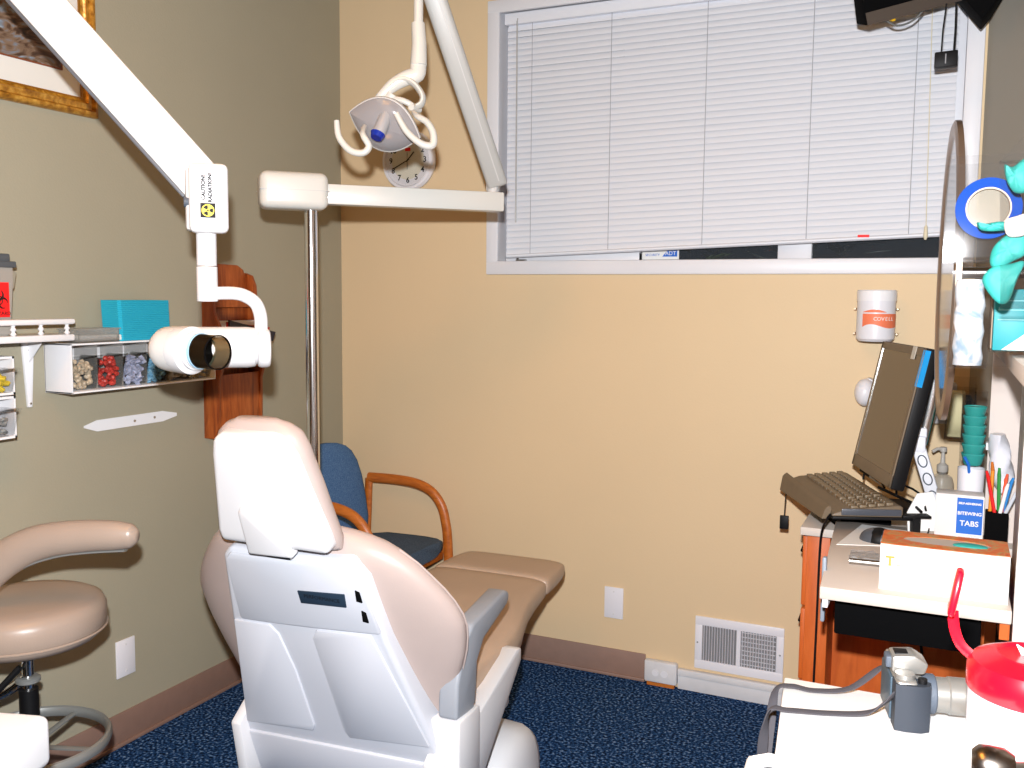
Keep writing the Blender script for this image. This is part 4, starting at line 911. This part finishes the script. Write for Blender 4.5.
# pen cup
t = thing('pen_cup', 'square black cup holding pens behind the glove box', 'cup', (2.36, -.50, .75))
px0 = 2.366; b = MB(); b.box((px0, -.60, .7805), (px0 + .052, -.548, .860), .002); obj('cup', b, matblack, t)
cc = V((px0 + .026, -.574, .86))
pens = [(V((-.016, 0, 0)), V((-.010, 0, .09)), 'E08A1E', 'orange pencil tallest in the black cup'), (V((-.006, -.012, 0)), V((-.020, -.01, .075)), 'D81E1E', 'red pen in the black cup'), (V((.004, .01, 0)), V((.000, .012, .078)), '2E8A3C', 'pen with a green cap in the black cup'), (V((.006, -.014, 0)), V((.014, -.012, .055)), 'E9E9E9', 'white marker in front in the black cup'), (V((.014, .008, 0)), V((.022, .01, .062)), '2C7FC4', 'blue pen in the black cup'), (V((.010, 0, 0)), V((.012, 0, .070)), 'DE5A3C', 'coral pen in the black cup'), (V((.018, -.008, 0)), V((.030, -.012, .045)), 'C9CCD4', 'pale grey brush handle at the right of the black cup')]
for a_, b_, c_, lab in pens:
    tt = thing('desk_pen', lab, 'pen', cc + a_ - Z * .002, group='pens in the black cup')
    obj('barrel', MB().cyl(cc + a_ - Z * .002, cc + b_ * 1.15 + a_ * .2, .0045, seg=10), mat('pen_' + c_, c_, .4), tt)
    obj('cap', MB().cyl(cc + b_ * 1.15 + a_ * .2, cc + b_ * 1.4 + a_ * .2, .005, .003, seg=10), mat('pen_cap_' + c_, c_ if c_ != 'E08A1E' else 'C06A1A', .3), tt)
t = thing('white_cup', 'white plastic cup with a blue brush behind the tabs carton', 'cup', (2.325, -.88, .9))
# clear tube of turquoise cups fixed to the wall; its white base below
xt = 2.331
t['label'] = 'white plastic cup with a blue brush standing under the clear tube'; t.location = (xt, -.468, .75); ORIGIN[t.name] = (xt, -.468, .75)
obj('cup', MB().lathe([(.024, 0), (.028, .003), (.033, .20), (.031, .20), (.026, .006), (0, .005)], (xt, -.468, .7505), Z, 32), plate_m, t)
obj('brush', MB().tube([(xt - .004, -.49, .93), (xt - .008, -.512, .965), (xt - .018, -.522, .985)], .004, 8), mat('brush_blue', '1F6FD0', .4), t)
t = thing('cup_tube_dispenser', 'tall clear tube of turquoise cups at the left edge of the hutch', 'dispenser', (xt, -.468, .955))
obj('tube', MB().lathe([(.031, 0), (.031, .20), (.0295, .20), (.0295, .0)], (xt, -.468, .955), Z, 32, cap=False), clear, t)
for k in range(6):
    o = obj('stacked_cup', MB().lathe([(.0, .0), (.019, .0), (.022, .004), (.0275, .026), (.0285, .028), (.0285, .0315), (.0265, .0315), (.026, .029), (.0, .028)], (xt + .002, -.468, .958 + k * .025), Z, 28), mat('cup_teal_%d' % k, '2FA39C', .5), t)
obj('wall_clip', MB().box((xt + .0315, -.472, 1.0), (2.374, -.437, 1.02), .002), plastic, t)

# clear box with yellow contents hanging above
yy = -.72; xw = 2.34
t = thing('clear_wall_box', 'clear wall box with pale yellow packs under the oval mirror', 'box', (2.30, -.24, 1.0))
b = MB(); bx = 2.262
b.box((bx, -.30, 1.000), (xw, -.18, 1.004)); b.box((bx, -.30, 1.0), (bx + .003, -.18, 1.15)); b.box((bx, -.30, 1.0), (xw, -.297, 1.15)); b.box((bx, -.183, 1.0), (xw, -.18, 1.17)); b.box((xw - .003, -.30, 1.0), (xw, -.18, 1.15)); b.box((2.30, -.181, 1.08), (2.33, -.001, 1.10))
obj('case', b, clear, t)
obj('packs', MB().box((bx + .006, -.29, 1.0045), (bx + .05, -.19, 1.13), .004), mat('pale_yellow_card', 'D9CFA0', .6), t)

# oval mirror on a swing bracket
mcn = V((2.252, -.93, 1.452)); mdir = V((.034, -.45, 0)).normalized(); mN = V((-.45, -.034, 0)).normalized()
t = thing('oval_mirror', 'large oval mirror in a brown frame, seen edge-on by the window', 'mirror', mcn)
prof = []
def oval(sc, off, n=56): return [mcn + mdir * (.235 * sc * math.cos(2*math.pi*k/n)) + Z * (.325 * sc * math.sin(2*math.pi*k/n)) + mN * off for k in range(n)]
obj('frame', MB().loft([oval(1, -.008), oval(1.0, .003), oval(.975, .007), oval(.91, .006), oval(.885, .002), oval(.885, -.008)], closed=True), brownframe, t, sharp=.9)
obj('glass', MB().loft([oval(.89, .002), oval(.89, -.002)]), mirror, t)
obj('backing', MB().loft([oval(.95, -.004), oval(.95, -.010)]), mat('mirror_backing', '6F6A66', .7), t)
obj('wall_bracket', MB().tube([mcn - mN * .012, mcn - mN * .05 + Z * -.0, V((wx(-.93) - .001, -.93, 1.452))], .012, 12).cyl((wx(-.93) - .012, -.93, 1.452), (wx(-.93) - .001, -.93, 1.452), .04, seg=24), steel, t)

# hutch: back end panel facing the room, shelf board, tall side panel
t = thing('desk_hutch', 'pale laminate hutch with a shelf above the right end of the desk', 'hutch', (2.44, -1.0, .75))
hutchm = mat('hutch_laminate', 'D3C6BE', .5)
obj('end_panel', MB().box((2.369, -.436, .7505), (2.53, -.424, 1.261)), hutchm, t)
obj('shelf_board', MB().prism([(2.366, -.424), (2.366, -1.72), (2.424, -1.72), (2.424, -.424)], (0, 0, 1.262), X, Y, Z, .030, .002), laminate, t)
obj('side_panel', MB().box((2.4255, -1.70, .0), (2.445, -.66, 1.95), .002), hutchm, t)
obj('front_post', MB().box((2.4015, -1.172, .60), (2.4250, -1.150, 1.261), .001), whitelam, t)
# acrylic wall organizer with tape roll, bag and gloves
t = thing('acrylic_holder', 'clear acrylic wall holder around the blue tape roll', 'holder', (2.30, -1.5, 1.44))
xw = wx(-1.5) - .002
xw = 2.4245
b = MB()
b.box((2.246, -1.50, 1.462), (xw, -1.4985, 1.612)); b.box((2.246, -1.43, 1.455), (xw, -1.4285, 1.635)); b.box((2.246, -1.50, 1.455), (xw, -1.4285, 1.4575)); b.box((2.2445, -1.50, 1.455), (2.246, -1.4285, 1.612))
obj('upper_pocket', b, clear, t)
b = MB(); b.box((2.262, -1.34, 1.272), (2.325, -1.3385, 1.445)); b.box((2.262, -1.29, 1.272), (xw, -1.2885, 1.445)); b.box((2.262, -1.34, 1.270), (2.325, -1.2885, 1.272)); b.box((2.2605, -1.34, 1.270), (2.262, -1.2885, 1.445))
obj('lower_pocket', b, clear, t)
b = MB(); b.box((2.3265, -1.37, 1.302), (xw, -1.25, 1.304)); b.box((2.3265, -1.25, 1.302), (xw, -1.2485, 1.40))
obj('carton_pocket', b, clear, t)
obj('mounting_rail', MB().box((xw - .012, -1.50, 1.405), (xw, -1.25, 1.445)), plate_m, t)
# cartons in the carton pocket
t = thing('turquoise_carton', 'turquoise and white carton in the clear holder under the gloves', 'box', (2.36, -1.33, 1.3045))
ya = -1.345
obj('carton', MB().box((2.331, ya, 1.3045), (2.395, ya + .05, 1.412), .001), mat('turquoise_card', '12868E', .5), t)
obj('white_corner', MB().prism([(2.345, 1.3055), (2.394, 1.3055), (2.394, 1.345)], (0, ya - .0008, 0), X, Z, Y, .0008), paper, t)
obj('print_lines', MB().box((2.337, ya - .001, 1.391), (2.390, ya, 1.393)).box((2.337, ya - .001, 1.375), (2.390, ya, 1.3765)).box((2.337, ya - .001, 1.358), (2.390, ya, 1.3595)), mat('print_pale', '7FC4C8', .6), t)
t = thing('cardboard_pack', 'beige cardboard pack behind the turquoise carton', 'box', (2.34, -1.27, 1.3045))
obj('carton', MB().box((2.329, -1.292, 1.3045), (2.39, -1.254, 1.398), .002), mat('beige_card', 'A08C78', .7), t)

# acrylic wall organizer: tape roll
b = MB(); rc = V((2.309, -1.475, 1.5425))
t = thing('tape_roll', 'roll of bright blue tape standing in the acrylic holder', 'tape', rc - Z * .05)
obj('tape', MB().lathe([(.034, 0), (.0495, 0), (.0495, .024), (.034, .024), (.034, 0)], rc, Y, 48, cap=False), mat('blue_tape', '06429E', .7, spec=.1), t)
obj('core', MB().lathe([(.0315, -.001), (.034, -.001), (.034, .025), (.0315, .025), (.0315, -.001)], rc, Y, 48, cap=False), mat('card_core', 'C9B8A8', .7), t)
obj('wrapper', MB().cyl(rc + Y * .012, rc + Y * .0125, .031, seg=32), clear_mat('core_film', 'B0A898', .5), t)
# bag of white packs in lower pocket
t = thing('packet_bag', 'clear bag of white and pale blue packets beneath the tape roll', 'bag', (2.295, -1.31, 1.275))
b = MB(); rings = []
for k, z in enumerate([1.2745 + .155 * j / 10 for j in range(11)]):
    rings.append([(2.292 + (.0245 + .002 * math.sin(k * 2 + q)) * math.cos(q), -1.313 + (.017 + .003 * math.sin(k * 1.7 + 2 * q)) * math.sin(q), z) for q in [2*math.pi*j/20 for j in range(20)]])
b.loft(rings); obj('bag', b, ramp_mat('bagged_packets', [(.35, '8FA8BC'), (.5, 'C9CCD2'), (.65, 'E6E4E6')], 30, .25, dist=1), t)
# gloves
def cloth(name, polys, mm, y, label):
    b = MB()
    for k, P in enumerate(polys):
        cxm = sum(p[0] for p in P) / len(P); czm = sum(p[1] for p in P) / len(P); rings = []
        for f, d in ((.90, .0), (1.0, -.003), (1.0, -.007), (.86, -.012), (.5, -.015), (.1, -.014)):
            q = [V((cxm + (x - cxm) * f, y + d - .004 * k + .0025 * math.sin(i * 2.3 + f * 5), czm + (z - czm) * f)) for i, (x, z) in enumerate(P)]
            q, _ = subdiv(q, 0, 4, True); rings.append(q)
        b.loft(rings)
    tag(obj(name, b, mm, sharp=1.0), label, 'glove')
cloth('rubber_glove', [[(2.3262, 1.4875), (2.3424, 1.4997), (2.3627, 1.5086), (2.3648, 1.4683), (2.3448, 1.4529), (2.3258, 1.4404), (2.314, 1.4499), (2.3157, 1.472)], [(2.3174, 1.445), (2.3425, 1.45), (2.3615, 1.4528), (2.352, 1.4216), (2.3425, 1.3905), (2.3256, 1.3903), (2.3039, 1.423)]], gloveteal, -1.525, 'large turquoise glove drooping below the tape roll')
cloth('rubber_glove', [[(2.3259, 1.6025), (2.3372, 1.5989), (2.3573, 1.6102), (2.3597, 1.5641), (2.3449, 1.5585), (2.3347, 1.5682), (2.3283, 1.5839)]], gloveteal, -1.54, 'turquoise glove bunched up at the right above the tape roll')
cloth('rubber_glove', [[(2.2921, 1.5165), (2.305, 1.5146), (2.3247, 1.5172), (2.3416, 1.5137), (2.3393, 1.5044), (2.3114, 1.5019), (2.297, 1.5053)]], gloveteal, -1.512, 'turquoise glove finger crossing the centre of the tape roll')
cloth('rubber_glove', [[(2.3304, 1.5155), (2.3467, 1.5229), (2.3605, 1.5241), (2.3619, 1.4962), (2.3428, 1.4904), (2.3327, 1.4968)]], glovewhite, -1.545, 'small white glove tip at the right edge of the tape roll')
b = MB(); b.prism([(2.318, 1.604), (2.36, 1.655), (2.4245, 1.655), (2.4245, 1.38), (2.33, 1.38)], (0, -1.572, 0), X, Z, Y, .0015); b.box((2.318, -1.572, 1.604), (2.40, -1.54, 1.6055)); b.box((2.4235, -1.572, 1.38), (2.4245, -1.51, 1.655)); b.box((2.33, -1.572, 1.380), (2.4245, -1.51, 1.3815))
t = obj('glove_holder', b, clear); tag(t, 'clear sloped glove holder at the right edge of the picture', 'holder')

# hanging white plastic bag at the right of the pen cup
b = MB(); rings = []
for k in range(12):
    f = k / 11; rings.append([(2.388 + .022 * f + (.016 + .012 * math.sin(f * 3)) * math.cos(q) + .004 * math.sin(3 * q + k), -.475 + .028 * math.sin(q) + .004 * math.sin(2 * q + k * 1.3), 1.045 - .15 * f) for q in [2*math.pi*j/18 for j in range(18)]])
b.loft(rings)
tag(obj('plastic_bag', b, mat('bag_white', 'DCDCE4', .3)), 'crumpled white plastic bag against the hutch panel above the pens', 'bag')
# glove box on desk front
t = thing('glove_box', 'white and orange glove box with an oval opening at the desk edge', 'box', (2.27, -1.05, .75))
gx0, gx1, gy0, gy1, gz0, gz1 = 2.150, 2.394, -1.118, -.985, .7805, .878
obj('carton', MB().box((gx0, gy0, gz0), (gx1, gy1, gz1), .001), paper, t)
# top with an oval opening
b = MB(); n = 40; oc = V(((gx0 + gx1) / 2 + .005, (gy0 + gy1) / 2, gz1 + .0008)); inner = []; outer = []
for k in range(n):
    q = 2 * math.pi * k / n; c_, s_ = math.cos(q), math.sin(q); inner.append(oc + V((.085 * c_, .032 * s_, 0)))
    m_ = max(abs(c_) / ((gx1 - gx0) / 2), abs(s_) / ((gy1 - gy0) / 2)); o_ = V((c_ / m_, s_ / m_, 0)); outer.append(V(((gx0 + gx1) / 2, (gy0 + gy1) / 2, gz1 + .0008)) + o_)
b.loft([[i, i + Z * .001, o + Z * .001, o] for i, o in zip(inner, outer)], closed=True)
obj('printed_top', b, glovebox, t)
obj('opening', MB().loft([[p - Z * .0006 for p in inner], [p - Z * .0002 for p in inner]]), mat('opening_grey', 'B8B0A8', .8), t)
obj('glove_cuff', MB().ball(oc + V((.045, -.012, .001)), .02, (1.7, .8, .25)), gloveteal, t, 'turquoise glove cuff showing in the opening')
obj('front_band', MB().box((gx0 + .002, gy0 - .0008, gz0 + .052), (gx1 - .002, gy0, gz0 + .056)).box((gx0 + .10, gy0 - .0008, gz0 + .040), (gx1 - .002, gy0, gz0 + .043)), mat('pale_yellow_print', 'F2E6B4', .6), t)
obj('logo', text_mb('T', (gx0 + .020, gy0 - .001, gz0 + .062), X, Z, .028, bold=.001), mat('logo_orange', 'F0A24C', .5), t)
obj('lettering', text_mb('TDS', (gx0 + .037, gy0 - .001, gz0 + .058), X, Z, .010), mat('logo_orange_pale', 'F2B878', .5), t)
obj('small_print', text_mb('Latex Gloves\nT  100', (gx0 + .035, gy0 - .001, gz0 + .036), X, Z, .007), mat('print_tan', 'E8CFA0', .5), t)

# hanging vertical grey bar + wall outlet cords under desk
tag(obj('hanging_spatula', MB().obox((2.029, -1.02, .735), X, Y, Z, .010, .018, .15, .004), mat('grey_blue_plastic', '8E99A6', .4)), 'grey plastic bar hanging at the left edge of the desk extension', 'tool')
b = MB(); b.tube([(2.18, -.50, .68), (2.17, -.50, .60), (2.19, -.50, .52), (2.23, -.50, .46), (2.24, -.49, .30), (2.25, -.49, .003)], .003, 6, smooth=5); b.tube([(2.24, -.50, .68), (2.22, -.50, .60), (2.215, -.50, .52), (2.235, -.50, .44), (2.26, -.49, .003)], .003, 6, smooth=5)
tag(obj('power_cable', b, black), 'pair of black cables drooping under the desk extension', 'cable')

# ------------------------------------------------------------ white cart in the foreground
t = thing('side_cart', 'white cart with a flat top in the right foreground', 'cart', (2.28, -2.05, 0))
cy0, cy1 = -2.42, -1.735
obj('top', MB().prism([(2.125, cy0), (2.56, cy0), (2.56, cy1 - .03), (2.41, cy1), (2.050, cy1)], (0, 0, .775), X, Y, Z, .025, .004), whitelam, t)
obj('body', MB().prism([(2.16, cy0 + .03), (2.54, cy0 + .03), (2.54, cy1 - .05), (2.09, cy1 - .05)], (0, 0, .07), X, Y, Z, .706, .004), whitelam, t)
b = MB(); b.tube([(2.10, -1.985, .782), (2.070, -1.985, .782), (2.052, -2.00, .782), (2.056, -2.06, .782), (2.075, -2.30, .782), (2.095, -2.32, .782), (2.13, -2.32, .782)], .009, 10)
obj('side_handle', b, whitelam, t)
for x, y in ((2.20, -2.34), (2.14, -1.84), (2.48, -2.34), (2.48, -1.84)): obj('caster', MB().cyl((x - .012, y, .032), (x + .012, y, .032), .032, seg=20, bev=.004).cyl((x, y, .03), (x, y, .075), .008, seg=8), black, t)

# camera lying on the cart: body stands on its base, lens pointing right into the canister
t = thing('slr_camera', 'silver and black film camera with a grey strap on the cart', 'camera', (2.245, -1.83, .80))
Mc = Matrix.Translation((2.220, -1.806, .8008)) @ Matrix.Rotation(R(-78), 4, 'Z') @ Matrix.Scale(.84, 4)
# local: x = width (grip side +x toward the viewer), y = lens axis (+y to the right in view), z = up
def cbx(p0, p1, bev=.004): return MB().box(p0, p1, bev, Mc, 3)
obj('body', cbx((-.066, -.016, .0), (.060, .018, .082), .006), camsil, t)
obj('top_plate', cbx((-.064, -.015, .082), (-.020, .014, .092), .003), camsil, t)
b = MB(); b.prism([(-.018, .0), (.034, .0), (.040, .018), (.018, .032), (-.018, .028)], Mc @ V((-.024, 0, .082)), Mc.to_3x3() @ Y, Mc.to_3x3() @ Z, Mc.to_3x3() @ X, .048, .004)
obj('prism_hump', b, camsil, t)
obj('hot_shoe', cbx((-.012, -.012, .108), (.012, .012, .113), .001), black, t)
obj('eyepiece', cbx((-.014, -.026, .086), (.014, -.014, .106), .003), dgrey, t)
obj('grip', MB().loft([[Mc @ V((x, y, z)) for x, y in ((.028, -.017), (.062, -.017), (.066, 0), (.066, .024), (.058, .038), (.044, .040), (.034, .030), (.028, .018))] for z in (.0, .004, .030, .070, .078)]), mat('grip_rubber', '272D36', .6), t)
obj('rear_leather', cbx((-.064, -.020, .004), (.028, -.0155, .076), .002), mat('steel_blue_back', '3C4C58', .4), t)
obj('shutter_button', MB().cyl(Mc @ V((.048, .026, .078)), Mc @ V((.048, .026, .086)), .006, seg=14), black, t)
obj('mode_dial', MB().cyl(Mc @ V((.040, 0, .082)), Mc @ V((.040, 0, .090)), .013, seg=24), camsil, t)
lx = -.006
obj('lens_barrel', MB().lathe([(.026, 0), (.026, .015), (.0245, .017), (.0245, .048), (.026, .050), (.026, .075), (.0235, .075), (.022, .066), (.0, .064)], Mc @ V((lx, .018, .040)), Mc.to_3x3() @ Y, 36), camsil, t)
obj('focus_ring', MB().lathe([(.0263, .013), (.028, .015), (.028, .030), (.0263, .032)], Mc @ V((lx, .018, .040)), Mc.to_3x3() @ Y, 36, cap=False), dgrey, t)
zs_ = .8035
obj('neck_strap', MB().tube([(2.212, -1.752, .858), (2.19, -1.745, .842), (2.15, -1.768, .812), (2.10, -1.778, zs_), (2.068, -1.782, .806), (2.046, -1.785, .796), (2.041, -1.80, .74), (2.040, -1.835, .68), (2.041, -1.862, .74), (2.050, -1.868, .799), (2.075, -1.868, zs_ + .001), (2.13, -1.850, zs_), (2.18, -1.835, .808), (2.205, -1.842, .832), (2.218, -1.850, .852)], .0078, 8, flat=(1.0, .25), up=(0, 0, 1), smooth=6), greystrap, t)

# wipes canister with red lid
cx, cy = 2.368, -2.02
t = thing('wipes_canister', 'white wipes canister with a flipped red lid on the cart', 'canister', (cx, cy, .80))
obj('body', MB().lathe([(.064, 0), (.068, .004), (.069, .15), (.066, .152), (.066, .158), (0, .158)], (cx, cy, .8005), Z, 48), plate_m, t)
obj('lid', MB().lathe([(.0705, -.014), (.0715, -.012), (.0715, .010), (.066, .020), (.045, .029), (.040, .030), (.038, .026), (.0, .026)], (cx, cy, .960), Z, 48), red, t)
obj('hinge_strap', MB().tube([(cx - .062, cy + .01, .972), (cx - .078, cy + .012, .985), (cx - .086, cy + .013, 1.005), (cx - .088, cy + .013, 1.025)], .004, 8, flat=(1.6, .5), up=(0, 1, 0), smooth=3), red, t)
obj('flip_cap', MB().prism([(-.022, 0), (.022, 0), (.020, .035), (.010, .054), (-.010, .054), (-.020, .035)], (cx - .087, cy + .013, 1.022), Y, V((.17, 0, 1)).normalized(), V((-1, 0, .17)).normalized(), .008, .003), red, t)
b = MB(); b.prism([(-.010, -.005), (-.012, .018), (-.002, .010), (.004, .030), (.014, .012), (.012, -.004)], (cx - .005, cy, .984), V((.8, -.5, .2)).normalized(), V((-.35, -.2, .9)).normalized(), V((.4, .8, .2)).normalized(), .003, .001)
obj('wipe', b, paper, t)
t = thing('silver_knob', 'rounded silver handle in front of the wipes canister', 'handle', (2.325, -2.16, .80))
obj('stem', MB().cyl((2.330, -2.155, .908), (2.36, -2.14, .908), .009, seg=20), steel, t)
obj('knob', MB().lathe([(.0, 0), (.014, .0), (.020, .006), (.0215, .014), (.0215, .03), (.016, .040), (.0, .042)], (2.302, -2.160, .912), X, 32).cyl((2.322, -2.160, .8005), (2.322, -2.160, .898), .008, seg=16), mat('satin_nickel', '8A8078', .25, metal=1), t)

# ------------------------------------------------------------ ceiling-hung television, top right
t = thing('wall_television', 'black television hanging by the window, cut by the top edge', 'television', (2.12, -.80, 2.04))
tc_ = V((2.05, -.81, 2.03)); tu = V((.165, .085, .052)).normalized(); tn = V((.35, -.85, -.35)); tn = (tn - tu * tn.dot(tu)).normalized(); tw = tn.cross(tu); tw = tw if tw.z > 0 else -tw
Ot = tc_ - tu * .0
obj('case', MB().prism([(0, 0), (.30, 0), (.30, .26), (-.012, .26)], Ot, tu, tw, -tn, .05, .004), matblack, t)
obj('lower_bezel', MB().prism([(0.004, -.001), (.298, -.001), (.298, .028), (0.001, .028)], Ot, tu, tw, tn, .002), mat('tv_brown_grey', '4C423A', .5), t)
obj('status_light', MB().obox(Ot + tu * .07 + tw * -.003 - tn * .01, tu, tw, tn, .008, .008, .012), mat('amber_plastic', 'D8A818', .4), t)
obj('cable_loop', MB().tube([Ot + tu * .055 + tw * .0 - tn * .02, Ot + tu * .085 - tw * .022 - tn * .02, Ot + tu * .125 - tw * .020 - tn * .02, Ot + tu * .16 + tw * .004 - tn * .02], .0025, 8, smooth=4), mat('cable_grey', '6A6A68', .5), t)
obj('ceiling_pole', MB().cyl((2.30, -.70, 2.2), (2.30, -.70, 2.498), .022, seg=20), black, t)
obj('tilt_mount', MB().prism([(2.222, 2.13), (2.295, 2.035), (2.315, 2.06), (2.36, 2.14), (2.36, 2.25), (2.222, 2.25)], (0, -.74, 0), X, Z, Y, .10, .004).box((2.17, -.75, 2.19), (2.37, -.66, 2.24), .004), matblack, t, 'black angular tilt mount')
t.location = (2.092, -.316, 2.169); t.scale = (1.2, 1.2, 1.2)  # whole group scaled about the camera, so pushed back along the line of sight
t = thing('hanging_power_supply', 'small black power box hanging on two cords before the blind', 'adapter', (2.225, -.74, 1.93))
obj('box', MB().obox((2.224, -.742, 1.951), V((.98, .1, .06)), Y, Z, .050, .026, .036, .003), black, t)
obj('label', MB().box((2.222, -.7568, 1.94), (2.2245, -.7555, 1.962)), mat('label_grey', '8A8A8E', .5), t)
obj('cord', MB().tube([(2.213, -.742, 1.968), (2.214, -.74, 2.02), (2.219, -.74, 2.08)], .0016, 6), black, t)
obj('cord', MB().tube([(2.240, -.742, 1.968), (2.241, -.74, 2.02), (2.24, -.74, 2.08)], .0026, 6), black, t)

t.location = (2.218, -.244, 2.037); t.scale = (1.2, 1.2, 1.2)  # power box likewise enlarged and moved out about the camera position

# ------------------------------------------------------------ ceiling light (behind the camera, out of frame)
t = thing('ceiling_light', 'recessed fluorescent ceiling panel behind the camera', 'ceiling light', (1.2, -2.6, H - .03))
obj('housing', MB().box((.9, -3.2, H - .03), (1.5, -2.0, H), .003), whitep, t)
em = mat('diffuser', 'FFE9C8', .6); bn_ = em.node_tree.nodes['Principled BSDF']; setin(bn_, 'Emission Color', (1, .42, .06, 1)); setin(bn_, 'Emission Strength', 11)
obj('diffuser', MB().box((.93, -3.17, H - .034), (1.47, -2.03, H - .029)), em, t)
